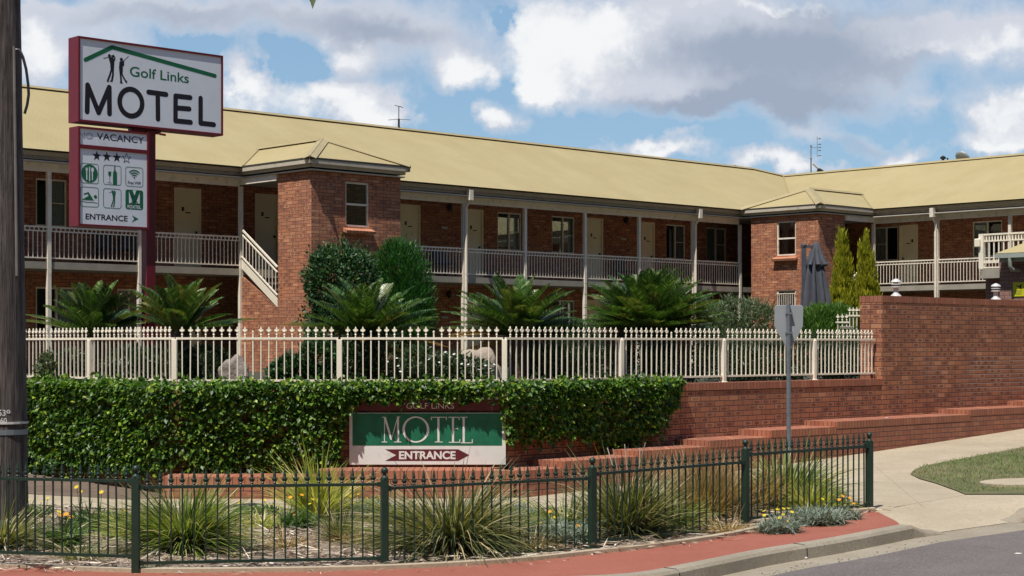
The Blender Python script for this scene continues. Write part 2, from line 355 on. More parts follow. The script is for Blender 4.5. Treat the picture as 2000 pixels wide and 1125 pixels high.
# wood pole
def mk():
    m, b, p = newmat('weathered_wood'); tc = b.n('ShaderNodeTexCoord').outputs['Object']
    q = b.v('MULTIPLY', tc, (1., 1., .07)); n = b.noise(q, 28, 8, .7, .4)[0]; n2 = b.noise(tc, 2.5, 5)[0]
    n3 = b.noise(b.v('MULTIPLY', tc, (1, 1, .03)), 60, 5, .6)[0]
    c = b.mix(b.ramp(n, .35, .65), (.045, .036, .034), (.17, .14, .125)); c = b.mix(b.ramp(n2, .4, .75, 0, .45), c, (.10, .08, .075))
    c = b.mix(b.m('MULTIPLY', b.ramp(n3, .56, .66), .8), c, (.02, .016, .015))
    b.link(c, p.inputs['Base Color']); setp(p, Roughness=.93); bump(b, p, b.m('ADD', n, n3), .02, 1.)
    return m
M['wood'] = mk()
def groundmat(name, stops, scale, bmp, rough=.92, speck=None, speckscale=180, crack=None):
    m, b, p = newmat(name); tc = b.n('ShaderNodeTexCoord').outputs['Object']
    n = b.noise(tc, scale, 7, .65)[0]; nf = b.noise(tc, scale*22, 5, .7)[0]
    c = b.mix(b.ramp(n, .3, .7), stops[0], stops[1]); c = b.mix(b.m('MULTIPLY', b.ramp(nf, .35, .75), .5), c, stops[2])
    if speck:
        vo = b.n('ShaderNodeTexVoronoi', inp={'Scale': speckscale, 'Vector': tc}); rr = b.n('ShaderNodeSeparateXYZ', inp={0: vo.outputs['Color']}).outputs[0]
        c = b.mix(b.m('MULTIPLY', b.ramp(rr, .72, .9), .6), c, speck)
    if crack:
        q = b.v('ADD', tc, b.v('MULTIPLY', b.noise(tc, 1.5, 4)[1], (.6, .6, 0)))
        vo = b.n('ShaderNodeTexVoronoi', feature='DISTANCE_TO_EDGE', inp={'Scale': crack, 'Vector': q})
        c = b.mix(b.m('MULTIPLY', b.ramp(vo.outputs[0], .012, .003), .55), c, tuple(x*.35 for x in stops[0]))
    sn = b.noise(tc, .55, 8, .72, .6)[0]; c = b.mix(b.m('MULTIPLY', b.ramp(sn, .5, .72), .38), c, tuple(x*.62 for x in stops[0]))
    s2 = b.noise(tc, 2.3, 8, .75)[0]; c = b.mix(b.m('MULTIPLY', b.ramp(s2, .56, .7), .25), c, tuple(min(1, x*1.15) for x in stops[1]))
    b.link(c, p.inputs['Base Color']); setp(p, Roughness=rough); bump(b, p, b.m('ADD', nf, b.m('MULTIPLY', n, .5)), bmp, 1.)
    return m
M['asphalt'] = groundmat('asphalt', ((.132,.108,.092),(.170,.142,.122),(.105,.086,.074)), .8, .006, .9, speck=(.26,.245,.25), speckscale=95)
M['concrete'] = groundmat('concrete', ((.43,.35,.235),(.55,.46,.32),(.37,.30,.20)), .7, .003, .9, speck=(.34,.28,.2), speckscale=60)
M['kerb'] = groundmat('kerb_concrete', ((.33,.28,.20),(.43,.37,.275),(.28,.235,.165)), 1.3, .003, .9, speck=(.25,.2,.14), speckscale=80)
M['redpave'] = groundmat('red_paving', ((.38,.105,.058),(.45,.138,.078),(.30,.088,.052)), .9, .002, .85, speck=(.44,.18,.13), speckscale=120)
M['mulch'] = groundmat('mulch', ((.27,.20,.15),(.44,.34,.26),(.15,.105,.075)), 3.5, .03, .95, speck=(.42,.35,.27), speckscale=45)
M['soil'] = groundmat('soil', ((.20,.13,.09),(.28,.20,.15),(.13,.085,.06)), 2.5, .02)
M['lawn'] = groundmat('lawn_soil', ((.16,.17,.06),(.27,.24,.11),(.10,.10,.04)), 1.5, .03)

# ---- terrain and pixel/ground helpers (real positions on the sloping ground)
def sp(x): return (x+math.sqrt(x*x+1))/2
def fz(x, y):
    x = max(-30, min(16, x)); y = max(-5, min(38, y))
    return -.04+.03*sp(x)+.0018*sp(x)*max(0, y-20)
def G(px, py, dz=0.):
    """where the line of sight through photo pixel (px, py) meets the ground"""
    d = 10.
    for _ in range(60):
        x = (px-1000)/FP*d; z = fz(x, d)+dz; d = .5*d+.5*(CZ-z)*FP/(py-HY)
    return Vector(((px-1000)/FP*d, d, fz((px-1000)/FP*d, d)+dz))
def W(px, py, d): return Vector(((px-1000)/FP*d, d, CZ-(py-HY)*d/FP))
def Zat(py, d): return CZ-(py-HY)*d/FP
UX = Vector((.7273, .6863, 0)); VX = Vector((-.6863, .7273, 0)); ANG = math.atan2(.6863, .7273)

def drape(name, poly, mat, dz, cell=.5):
    bm = bmesh.new(); bm.faces.new([bm.verts.new((x, y, 0)) for x, y in poly])
    xs = [p[0] for p in poly]; ys = [p[1] for p in poly]
    for ax, lo, hi in ((0, min(xs), max(xs)), (1, min(ys), max(ys))):
        k = math.floor(lo/cell)*cell
        while k < hi:
            if k > lo+1e-4:
                pn = (k, 0, 0) if ax == 0 else (0, k, 0); no = (1, 0, 0) if ax == 0 else (0, 1, 0)
                bmesh.ops.bisect_plane(bm, geom=bm.verts[:]+bm.edges[:]+bm.faces[:], plane_co=pn, plane_no=no, dist=1e-5)
            k += cell
    for v in bm.verts: v.co.z = fz(v.co.x, v.co.y)+(dz(v.co.x, v.co.y) if callable(dz) else dz)
    bmesh.ops.triangulate(bm, faces=bm.faces[:]); bmesh.ops.recalc_face_normals(bm, faces=bm.faces[:])
    if bm.faces and sum(f.normal.z for f in bm.faces) < 0: bmesh.ops.reverse_faces(bm, faces=bm.faces[:])
    me = bpy.data.meshes.new(name); bm.to_mesh(me); bm.free(); me.materials.append(mat)
    o = bpy.data.objects.new(name, me); C.objects.link(o); return o

# ------------------------------------------------------------------ the setting
gxs = [-900, -300, -120, -60, -30]+[x*1. for x in range(-20, 24)]+[30, 60, 120, 300, 900]
gys = [-300, -80, -20]+[y*1. for y in range(-4, 40)]+[60, 120, 400, 1500]
mb = MB()
mb.v = [Vector((x, y, fz(x, y)-.35)) for y in gys for x in gxs]; nx = len(gxs)
mb.f = [(j*nx+i, j*nx+i+1, (j+1)*nx+i+1, (j+1)*nx+i) for j in range(len(gys)-1) for i in range(nx-1)]
struct(mb.build('ground', M['soil'])).data

# kerb line (top front edge)
kerb_px = [(1248, 1125), (1380, 1102), (1505, 1077), (1640, 1055), (1780, 1028)]
kl = [Vector((-30, 15.9, 0)), Vector((-8, 14.9, 0)), Vector((-4, 14.55, 0)), Vector((-1.6, 14.75, 0)), Vector((0., 15.25, 0))]
kr = [G(*p) for p in kerb_px]
k_end = G(2012, 997)
kl_all = kl+kr
def smooth(pts, n=4):
    out = []
    P = [pts[0]]+pts+[pts[-1]]
    for i in range(1, len(P)-2):
        for t in range(n):
            t /= n; a, b_, c, d = P[i-1], P[i], P[i+1], P[i+2]
            out.append(.5*((2*b_)+(c-a)*t+(2*a-5*b_+4*c-d)*t*t+(3*b_-a-3*c+d)*t**3))
    out.append(pts[-1]); return out
front = smooth([Vector((p.x, p.y, 0)) for p in kl_all])
cross0 = front[-1]
after = [Vector((k_end.x, k_end.y, 0)), Vector((k_end.x+2.2, k_end.y+1.7, 0)), Vector((k_end.x+9, k_end.y+7, 0)), Vector((k_end.x+30, k_end.y+26, 0))]
def offs(line, d):
    o = []
    for i, p in enumerate(line):
        t = (line[min(i+1, len(line)-1)]-line[max(i-1, 0)]).normalized(); n = Vector((t.y, -t.x, 0))   # towards the road
        o.append(p+n*d)
    return o
# kerb upstand, tapering to nothing at the crossing, then rising again
full = front+[cross0.lerp(after[0], t) for t in (.1, .25, .5, .8, .92)]+after
def kh(i):
    n = len(front)
    if i < n: return .135
    return {n: .06, n+1: .012, n+2: .012, n+3: .012, n+4: .05}.get(i, .135)
mb = MB(); back = offs(full, -.15); lip = offs(full, .03)
rd = offs(full, .035); gut = offs(full, .38)
def road_z(p): return fz(p.x, p.y)-.135
n0 = len(full)
rows = []
for i in range(n0):
    h = kh(i); b0 = back[i]; f0 = full[i]; l0 = lip[i]; g0 = gut[i]; z = fz(f0.x, f0.y)
    rows.append([(b0.x, b0.y, z+.012-(.135-h)*.9*(1 if h < .1 else 0)), (f0.x-.0, f0.y, z-.135+h+.010), (l0.x, l0.y, z-.135+max(h-.02, .008)), (rd[i].x+.0, rd[i].y-.012, z-.130), (g0.x, g0.y, z-.142), (g0.x, g0.y, z-.3)])
for i in range(n0-1):
    for k in range(5): mb.poly([rows[i][k], rows[i][k+1], rows[i+1][k+1], rows[i+1][k]])
kb = struct(mb.build('kerb', M['kerb'], smooth=False))
# joints in the kerb: thin dark grooves are modelled as short proud mortar lines
mb = MB()
for i in (2, 9, 15, 22, 30):
    if i < len(front):
        for k in range(3):
            a, b_ = Vector(rows[i][k]), Vector(rows[i][k+1]); mb.tube([a, b_], .006, 4)
struct(mb.build('kerb_joint', M['dark']))
# asphalt road
ge = [(g_.x, g_.y) for g_ in gut]
mb_road = [(-30, -60)]+ge[:1]+ge[1:]+[(60, -60)]
struct(drape('road', [(x, y) for x, y in [(-30, -20)]+ge+[(ge[-1][0], -20)]], M['asphalt'], lambda x, y: -.149, 2.))
# planting bed of bark mulch: whole area between kerb and wall; the paths and paving lie on it
bk = [(p.x, p.y) for p in back]
struct(drape('mulch_bed', bk[:len(front)-3]+[(G(1718, 1003).x, G(1718, 1003).y), (4.5, 21.3), (3.5, 22.6), (1.2, 22.2), (-1.5, 22.3), (-4.9, 22.6), (-4.95, 24.1), (-9, 28.5), (-14, 31), (-30, 31)], M['mulch'], .0, .5))
# concrete footpath and crossing on the right
K0 = Vector((.157, 23.4, 0))
def Rl(t, off=0.): return K0+UX*t+Vector((.6863, -.7273, 0))*off
P5b = G(1700, 1003)
fp = [(-14, 27.9)]+[(-8.0, 24.9), (-5.2, 23.45), (.157, 23.42)]+[(Rl(t).x, Rl(t).y) for t in (3, 6, 9, 12, 16, 24, 36)]
lowr = [G(2000, 1000), G(1850, 1036), G(1782, 1026), G(1740, 1014), G(1700, 1000), G(1640, 985), G(1600, 962), G(1540, 955)]
fp += [(after[3].x-2, after[3].y+1), (after[2].x, after[2].y+.2)]+[(full[len(front)+i].x, full[len(front)+i].y) for i in (5, 4, 3, 2, 1, 0)]+[(back[len(front)-1].x, back[len(front)-1].y)]
fp += [(G(1748, 1012).x, G(1748, 1012).y), (G(1708, 1001).x, G(1708, 1001).y), (4.35, 21.3), (3.4, 22.4), (1.2, 21.9), (-1.5, 22.0), (-5.3, 22.1), (-8.3, 23.6), (-14, 26.3)]
def dipz(x, y):
    # the crossing dips to the gutter
    dmin = 9; p_ = Vector((x, y, 0)); seg = full[len(front):len(front)+5]
    for a, b_ in zip(seg[:-1], seg[1:]):
        d = b_-a; t = max(0, min(1, (p_-a).dot(d)/d.dot(d))); dmin = min(dmin, (p_-a-d*t).length)
    return .016-.124*max(0, 1-dmin/1.2)**1.2
struct(drape('footpath', fp, M['concrete'], dipz, .5))
struct(drape('soil_slope', [(-16, 26.9), (-8.0, 24.75), (-5.25, 23.3), (-4.95, 23.6), (-4.95, 24.1), (-9, 28.5), (-16, 34)], M['soil'], lambda x, y: .02+.05*max(0, min(4, (y-24.)*.5)), .5))
# grooves of the concrete bays
mb = MB()
for a, b_ in ((G(1700, 905), G(1800, 990)), (G(1778, 927), G(1700, 925)), (G(1746, 993), G(1885, 969)), (G(1900, 866), G(1955, 880)), (G(1180, 960), G(1130, 1000)), (Rl(11), Rl(11, 1.35)), (G(560, 984), G(545, 998))):
    pts = [a.lerp(b_, t/8) for t in range(9)]
    mb.tube([(p.x, p.y, fz(p.x, p.y)+dipz(p.x, p.y)-.001) for p in pts], .004, 4)
struct(mb.build('footpath_joint', M['mulch']))
# red paving strip with its pale edging
edge_px = [(1050, 1097), (1148, 1086), (1255, 1075), (1400, 1055), (1490, 1037), (1560, 1022), (1640, 1008), (1712, 1000)]
el = [Vector((-30, 17.2, 0)), Vector((-8, 16.1, 0)), G(0, 1112), G(140, 1117), G(262, 1121), G(420, 1121), G(600, 1119), G(751, 1115), G(900, 1108)]+[G(*p) for p in edge_px]
el = smooth([Vector((p.x, p.y, 0)) for p in el], 3)
rp = [(p.x, p.y) for p in el]+[(G(1752, 1021).x, G(1752, 1021).y)]+[(p[0], p[1]) for p in bk[:len(front)][::-1]]
struct(drape('red_paving', rp, M['redpave'], .012, .5))
mb = MB(); e2 = offs(el, -.07)
for i in range(len(el)-1):
    a, b_, c, d = el[i], el[i+1], e2[i+1], e2[i]
    za, zb = fz(a.x, a.y), fz(b_.x, b_.y)
    top = [(a.x, a.y, za+.05), (b_.x, b_.y, zb+.05), (c.x, c.y, zb+.055), (d.x, d.y, za+.055)]
    mb.poly(top); mb.poly([(a.x, a.y, za-.05), (b_.x, b_.y, zb-.05), top[1], top[0]]); mb.poly([top[3], top[2], (c.x, c.y, zb-.05), (d.x, d.y, za-.05)])
struct(mb.build('concrete_edging', M['concrete']))
# lawn verge on the right
lv = [G(1778, 929), G(1788, 920), G(1805, 913), G(1880, 899), G(2010, 874), Rl(24, 2.4), Vector((after[3].x-3, after[3].y+1.2, 0)), Vector((after[2].x-.5, after[2].y+1.0, 0)), G(2010, 969), G(1885, 969), G(1868, 962), G(1830, 948), G(1795, 938)]
lv = [(p.x, p.y) for p in lv]
struct(drape('lawn', lv, M['lawn'], .03, .5))
pc = G(1990, 949)
mb = MB(); cxy = [(pc.x+.1+.62*math.cos(a), pc.y+.48*math.sin(a)) for a in np.linspace(0, 2*math.pi, 28, endpoint=False)]
mb.prism([(x, y, fz(pc.x, pc.y)+.01+(x-pc.x)*.03+(y-pc.y)*.01) for x, y in cxy], (0, 0, .05))
tag(mb.build('access_cover', M['concrete']), 'round concrete access cover set in the grass verge', 'access cover')

# ------------------------------------------------------------------ leaf builders
def from_np(name, V, F, mat, parent=None):
    me = bpy.data.meshes.new(name); V = np.asarray(V, dtype=np.float32).reshape(-1, 3); F = np.asarray(F, dtype=np.int32)
    k = F.shape[1]
    me.vertices.add(len(V)); me.vertices.foreach_set('co', V.ravel())
    me.loops.add(F.size); me.loops.foreach_set('vertex_index', F.ravel())
    me.polygons.add(len(F)); me.polygons.foreach_set('loop_start', np.arange(0, F.size, k, dtype=np.int32))
    me.update(calc_edges=True); me.validate(); me.materials.append(mat)
    o = bpy.data.objects.new(name, me); C.objects.link(o)
    if parent is not None: o.parent = parent
    return o
def unit(a): return a/np.maximum(np.linalg.norm(a, axis=-1, keepdims=True), 1e-9)
def leafV(P, D, N, L, Wd, fold=.25):
    """diamond leaves folded on the midrib; returns verts (n,4,3), tris"""
    D = unit(D); S = unit(np.cross(D, N)); N2 = np.cross(S, D); L = L[:, None]; Wd = Wd[:, None]
    a = P; t = P+D*L; m = P+D*L*.45
    l = m-S*Wd*.5+N2*Wd*fold; r = m+S*Wd*.5+N2*Wd*fold
    V = np.stack([a, r, t, l], 1); n = len(P); b = np.arange(n)[:, None]*4
    F = np.concatenate([b+np.array([[0, 1, 2]]), b+np.array([[0, 2, 3]])], 0)
    return V.reshape(-1, 3), F
def join(parts):
    V = []; F = []; o = 0
    for v, f in parts: V.append(v); F.append(f+o); o += len(v)
    return np.concatenate(V), np.concatenate(F)
def bladesV(P, D, L, Wd, droop, seg=5, face=None):
    """curved tapering grass blades, quads split in tris"""
    n = len(P); D = unit(D); S = unit(np.cross(D, np.array([0, 0, 1.])[None]+rng.normal(0, .3, (n, 3))))
    V = []; H = D[:, :2]; Hn = unit(np.concatenate([H, np.zeros((n, 1))], 1))
    for i in range(seg+1):
        t = i/seg; c = P+D*(L*t)[:, None]+Hn*(L*droop*t*t*.5)[:, None]-np.array([0, 0, 1.])[None]*(L*droop*t**2.2*.75)[:, None]
        w = (Wd*(1-t**1.6)*.5+.0006)[:, None]; V += [c-S*w, c+S*w]
    V = np.stack(V, 1); b = np.arange(n)[:, None]*(2*(seg+1)); F = []
    for i in range(seg):
        j = 2*i; F += [b+np.array([[j, j+1, j+3]]), b+np.array([[j, j+3, j+2]])]
    return V.reshape(-1, 3), np.concatenate(F, 0)
def sphere_dirs(n, zmin=-1.):
    d = unit(rng.normal(size=(n*3, 3))); d = d[d[:, 2] > zmin][:n]; return d

# ------------------------------------------------------------------ retaining walls and planter
WT = 1.50                                                  # top of the retaining wall
A0 = Vector((-.06, 24.15, 0)); A1 = Vector((-4.90, 24.15, 0)); Cn = A0+UX*9.26; A2 = A1+VX*9.0
Nr = Vector((.6863, -.7273, 0)); Nl = Vector((-.7273, -.6863, 0))
wall = thing('retaining_wall', 'long low brick retaining wall that carries the cream picket fence, half hidden by ivy', 'wall', (0, 24.3, 0))
o_ = (0, 24.3, 0)
mb = MB(o_); mr = MB(o_)
def wallseg(a, b_, nrm, z0, z1, th, m, cap=None, proud=.0):
    q = [a+nrm*proud, b_+nrm*proud, b_-nrm*th, a-nrm*th]
    m.prism([(p.x, p.y, z0) for p in q], (0, 0, z1-z0))
def joinL(p, n1, n2, off):      # mitre point
    m = (n1+n2).normalized(); return p+m*(off/m.dot(n1))
Nf = Vector((0, -1, 0))
def wall3(z0, z1, o1, th, m):
    f = [A2+Nl*o1, joinL(A1, Nl, Nf, o1), joinL(A0, Nf, Nr, o1), Cn+Nr*o1]
    g = [A2-Nl*th, joinL(A1, Nl, Nf, -th), joinL(A0, Nf, Nr, -th), Cn-Nr*th]
    for i in range(3):
        q = [f[i], f[i+1], g[i+1], g[i]]; m.prism([(p.x, p.y, z0) for p in q], (0, 0, z1-z0))
wall3(-.6, WT-.115, 0, .30, mb); wall3(WT-.115, WT, .012, .31, mr)
mb.build('wall', M['brick_wall'], wall); mr.build('coping', M['brick_row'], wall)
# tall wall at the right
bw_ = thing('boundary_wall', 'tall red brick boundary wall rising beside the footpath at the right', 'wall', (Cn.x, Cn.y, 0))
mb = MB((Cn.x, Cn.y, 0)); mr = MB((Cn.x, Cn.y, 0)); BT = 3.0
E = Cn+UX*26
wallseg(Cn, E, Nr, -.4, BT-.115, .47, mb, proud=.015); wallseg(Cn-UX*.004, E, Nr, BT-.115, BT, .476, mr, proud=.02)
mb.build('wall', M['brick_eff'], bw_); mr.build('coping', M['brick_row'], bw_)
# garden terrace behind
struct_t = MB(); T = [A2+VX*3, A2-Nl*.3, joinL(A1, Nl, Nf, -.3), joinL(A0, Nf, Nr, -.3), Cn-Nr*.31, Cn-Nr*.48, E-Nr*.48, E+UX*4+VX*40, Vector((10, 90, 0)), Vector((-50, 80, 0)), Vector((-45, 45, 0))]
struct_t.poly([(p.x, p.y, 1.42) for p in T]); M['garden'] = groundmat('garden_ground', ((.05,.055,.03),(.09,.08,.05),(.03,.035,.02)), 1.5, .03)
struct(struct_t.build('garden_terrace', M['garden']))

# stepped planter
pl = thing('brick_planter', 'low stepped brick planter edge running in front of the ivy and up beside the footpath', 'planter wall', (0, 23.4, 0))
mb = MB((0, 23.4, 0)); mr = MB((0, 23.4, 0)); ms = MB((0, 23.4, 0))
def flat(x0, x1, y0, z):
    mb.box((x0, y0, -.5), (x1, 24.13, z-.115)); mr.box((x0-.002, y0-.006, z-.115), (x1+.002, 24.125, z))
flat(-4.84, -2.705, 23.405, .285); flat(-2.70, .02, 23.40, .37)
steps = [(-.02, .37), (.783, .463), (2.38, .54), (3.99, .63), (5.52, .735), (7.29, .82), (11.44, .91), (13.9, 1.0), (18., 1.09), (22, 1.18)]
for i, (t, z) in enumerate(steps[:-1]):
    t1 = steps[i+1][0]
    a, b_ = Rl(t), Rl(t1)
    q = [a, b_, b_+VX*.68, a+VX*.68]
    mb.prism([(p.x, p.y, -.5) for p in q], (0, 0, z-.115+.5))
    q2 = [p+Nr*.004 for p in q[:2]]+[p for p in q[2:]]
    mr.prism([(p.x, p.y, z-.115) for p in q2], (0, 0, .115))
mb.build('wall', M['brick_planter'], pl); mr.build('coping', M['brick_row'], pl)

# ------------------------------------------------------------------ picket fences
def spear_white():
    m = MB(); m.box((-.0078, -.0078, 0), (.0078, .0078, .68))
    m.lathe((0, 0, .66), [(.010, 0), (.016, .012), (.010, .022), (.009, .045), (.019, .055), (.019, .062), (.010, .068)], 6)
    y = .008                                                # spade-shaped finial: flat cast shape with real thickness
    pts = [(-.010, .72), (-.030, .722), (-.036, .738), (-.026, .752), (-.012, .750), (-.013, .765), (0, .792), (.013, .765), (.012, .750), (.026, .752), (.036, .738), (.030, .722), (.010, .720)]
    m.prism([(a, -y, b_) for a, b_ in pts], (0, 2*y, 0)); return m.mesh('picket', M['white'])
def bare_white():
    m = MB(); m.box((-.009, -.009, 0), (.009, .009, .70)); m.lathe((0, 0, .69), [(.010, 0), (.015, .02), (.011, .035), (.003, .04)], 6); return m.mesh('picket', M['white'])
pk, pkb = spear_white(), bare_white()
wf = thing('picket_fence', 'cream steel picket fence with spade-shaped tips along the top of the retaining wall', 'fence', (0, 24.3, WT))
offF = -.12
fl = [A1+VX*2.45*i for i in (3, 2, 1)]; fl = [p-Nl*.12 for p in fl]
cL = joinL(A1, Nl, Nf, -.12); cR = joinL(A0, Nf, Nr, -.12)
nodes = fl+[cL, cL.lerp(cR, .5), cR]+[cR+UX*2.45*i for i in (1, 2, 3)]+[Cn-Nr*.12-UX*.02]
npk = [19, 19, 19, 20, 20, 20, 20, 20, 16]
bare = {(3, 9), (4, 7), (4, 11), (1, 1), (4, 3), (6, 9), (0, 12)}
for i in range(len(nodes)-1):
    a, b_ = nodes[i], nodes[i+1]; d = (b_-a); L = d.length; an = math.atan2(d.y, d.x); n = npk[i]; dd = d/L
    m = MB((0, 24.3, WT)); m.box((.025, -.014, .086), (L-.025, .014, .116), an, (a.x, a.y, WT))
    br = m.build('bottom_rail', M['white'], wf)
    m = MB((0, 24.3, WT)); m.box((.02, -.018, .69), (L-.02, .018, .722), an, (a.x, a.y, WT))
    tr = m.build('top_rail', M['white'], wf)
    for k in range(n):
        p = a+dd*L*(k+1)/(n+1)
        o = link('picket', pkb if (i, k) in bare else pk, tr, (p.x, p.y-24.3, .088), (rng.normal(0, .004), rng.normal(0, .004), an))
for i, p in enumerate(nodes):
    if i == len(nodes)-1: continue
    d = nodes[min(i+1, len(nodes)-1)]-nodes[max(0, i-1)]
    if i == 3: d = Vector((1, 0, 0))
    if i == 5: d = Vector((1, 0, 0))
    an = math.atan2(d.y, d.x)
    m = MB((0, 24.3, WT)); m.box((-.038, -.038, 0), (.038, .038, .69), an, (p.x, p.y, WT)); m.box((-.055, -.055, 0), (.055, .055, .012), an, (p.x, p.y, WT+.0)) 
    m.build('post', M['white'], wf, bevel=.006)

def spear_green():
    m = MB(); m.box((-.0068, -.0068, 0), (.0068, .0068, .72))
    m.lathe((0, 0, .715), [(.012, 0), (.017, .006), (.012, .014), (.011, .022), (.018, .028), (.012, .036), (.010, .045)], 8)
    for s in (-1, 1):
        m.tube([(0, 0, .755), (s*.015, 0, .760), (s*.026, 0, .778), (s*.024, 0, .790)], [.007, .007, .005, .003], 5)
    m.lathe((0, 0, .755), [(.010, 0), (.020, .022), (.012, .045), (.0165, .052), (.0015, .125)], 8)
    return m.mesh('picket', M['green'])
pg = spear_green()
P = [(-5.85, 16.45), (-3.54, 15.9), (-1.252, 16.6), (.837, 17.6), (2.653, 19.2), (4.357, 20.6)]
heads = [1.03, 1.0, .99, .995, .945, .975]; gbase = [-.02, 0, -.06, -.035, .11, .09]
gf = thing('steel_fence', 'dark green steel fence with ball-topped posts along the kerbside planting bed', 'fence', (-3.54, 15.9, 0))
of = (-3.54, 15.9, 0)
rails = [((.834, .127), (.834, .126)), ((.776, .063), (.749, .022)), ((.706, -.023), (.728, .002)), ((.770, .072), (.784, .036)), ((.868, .141), (.883, .165))]
for i in range(5):
    a = Vector((*P[i], 0)); b_ = Vector((*P[i+1], 0)); d = b_-a; L = d.length; dd = d/L; an = math.atan2(d.y, d.x)
    (ta, ba), (tb, bb) = rails[i]; pr = []
    for nm, za, zb in (('top_rail', ta, tb), ('bottom_rail', ba, bb)):
        m = MB(of); s0 = a+dd*.05; s1 = b_-dd*.05
        q = [s0+Vector((dd.y, -dd.x, 0))*.016, s1+Vector((dd.y, -dd.x, 0))*.016, s1-Vector((dd.y, -dd.x, 0))*.016, s0-Vector((dd.y, -dd.x, 0))*.016]
        zz = [za, zb, zb, za]; n = len(m.v)
        for dz in (-.014, .014): m.v += [Vector((p.x, p.y, z+dz))-m.o for p, z in zip(q, zz)]
        m.f += [(n, n+3, n+2, n+1), (n+4, n+5, n+6, n+7)]+[(n+j, n+(j+1) % 4, n+4+(j+1) % 4, n+4+j) for j in range(4)]
        for e, z in ((s0, za), (s1, zb)): m.box((-.022, -.026, -.022), (.022, .026, .022), an, (e.x, e.y, z))
        pr.append(m.build(nm, M['green'], gf))
    n = 21 if i else 24
    for k in range(n):
        t = (k+1)/(n+1); p = a.lerp(b_, t); z = ba*(1-t)+bb*t; zt = ta*(1-t)+tb*t
        if i == 4 and k in (18, 19): pass
        o = link('picket', pg, pr[0], (p.x-of[0], p.y-of[1], z), (rng.normal(0, .006), rng.normal(0, .006), an), (1, 1, (zt-z)/.712))
for i, (x, y) in enumerate(P):
    m = MB(of); z = gbase[i]; h = heads[i]; an = [.1, .0, .3, .55, .75, .7][i]
    m.box((-.036, -.036, -.2), (.036, .036, h-.125), an, (x, y, z))
    po = m.build('post', M['green'], gf, bevel=.005)
    m = MB(of); m.lathe((x, y, z+h-.127), [(.040, 0), (.040, .010), (.026, .02), (.020, .03), (.020, .045)]+[(.036*math.sin(a_), .078-.036*math.cos(a_)) for a_ in np.linspace(.5, 3.05, 8)], 14)
    m.build('ball_cap', M['green'], po, smooth=True)

# ------------------------------------------------------------------ ivy on the wall
ivy = thing('climbing_ivy', 'dense green ivy hedge covering the brick retaining wall around the green board', 'ivy', (-2, 24.0, 0))
def ivy_bottom(px):
    pts = [(-200, 915), (250, 922), (600, 918), (640, 915), (664, 900), (668, 850), (684, 806), (700, 784), (780, 782), (820, 776), (890, 779), (900, 784), (930, 772), (974, 776), (984, 845), (1010, 868), (1050, 866), (1110, 848), (1150, 862), (1190, 872), (1240, 870), (1280, 856), (1315, 812), (1330, 760), (1340, 735)]
    return np.interp(px, [p[0] for p in pts], [p[1] for p in pts])
def ivy_cloud(n, seed, z0, z1, d0):
    r = np.random.default_rng(seed)
    tot = 5.6+4.84+3.75; l = r.uniform(0, tot, n); z = r.uniform(z0, z1, n)
    d = d0+(1-d0)*r.uniform(0, 1, n)**.45
    pos = np.zeros((n, 3)); nr = np.zeros((n, 3))
    a = l < 5.6; b_ = (l >= 5.6) & (l < 10.44); c = l >= 10.44
    A1n, A0n = np.array(A1), np.array(A0); vn, un = np.array(VX), np.array(UX)
    pos[a] = A1n+vn*(5.6-l[a])[:, None]; nr[a] = np.array(Nl)
    pos[b_] = A1n+np.array([1., 0, 0])*(l[b_]-5.6)[:, None]; nr[b_] = np.array(Nf)
    pos[c] = A0n+un*(l[c]-10.44)[:, None]; nr[c] = np.array(Nr)
    for lc, na, nb in ((5.6, Nl, Nf), (10.44, Nf, Nr)):
        e_ = np.abs(l-lc) < .22; t_ = np.clip((l-lc+.22)/.44, 0, 1)[:, None]
        nn_ = unit(np.array(na)*(1-t_)+np.array(nb)*t_); nr = np.where(e_[:, None], nn_, nr)
        pull = (np.array(A1) if lc == 5.6 else np.array(A0)); pos = np.where(e_[:, None], pull+(pos-pull)*(np.abs(l-lc)/.22)[:, None], pos)
    wv = np.sin(l*2.3+1.)*.5+np.sin(l*5.1)*.3+np.sin(l*9.7+z*4)*.2; wz = np.sin(z*6+l*3)*.5
    hh = (z-.2)/1.3
    th = (.11+.25*hh+.045*wv+.03*wz)
    px_ = 1000+FP*pos[:, 0]/pos[:, 1]
    mid = (px_ > 690) & (px_ < 985) & b_; th = np.where(mid, th*.72, th)
    th = th*np.clip((1.66-z)/.12, .35, 1)
    th = np.where(c, th*.72, th)
    rt = c & (l-10.44 > 2.9); th = np.where(rt, th*np.clip((3.8-(l-10.44))/.7, .15, 1), th)
    pos = pos+nr*(th*d)[:, None]; pos[:, 2] = z
    px = 1000+FP*pos[:, 0]/pos[:, 1]; py = HY-(z-CZ)*FP/pos[:, 1]
    topn = 741+5*np.sin(px*.05)+3*np.sin(px*.13)
    topn = np.where((px > 1190) & (px < 1300), topn-6, topn)
    keep = (py < ivy_bottom(px)+8*np.sin(px*.21)+5*np.sin(px*.57+1)+r.normal(0, 4, n)) & (py > topn-r.uniform(0, 5, n)) & (z > fz(0, 24)+.02)
    keep &= (r.uniform(0, 1, n) < np.where(px > 1300, .7, 1))
    gap = np.sin(px*.043+py*.03)*np.sin(py*.055+px*.017+2)+.4*np.sin(px*.11)*np.sin(py*.13)
    keep &= (gap > -.75) | (d < .6) | (z > 1.3)
    return pos[keep], nr[keep], d[keep]
Pa, Na, _ = ivy_cloud(46000, 3, .05, 1.58, 0); Pb, Nb, _ = ivy_cloud(11000, 5, 1.30, 1.62, .3); P_ = np.concatenate([Pa, Pb]); N_ = np.concatenate([Na, Nb]); n = len(P_)
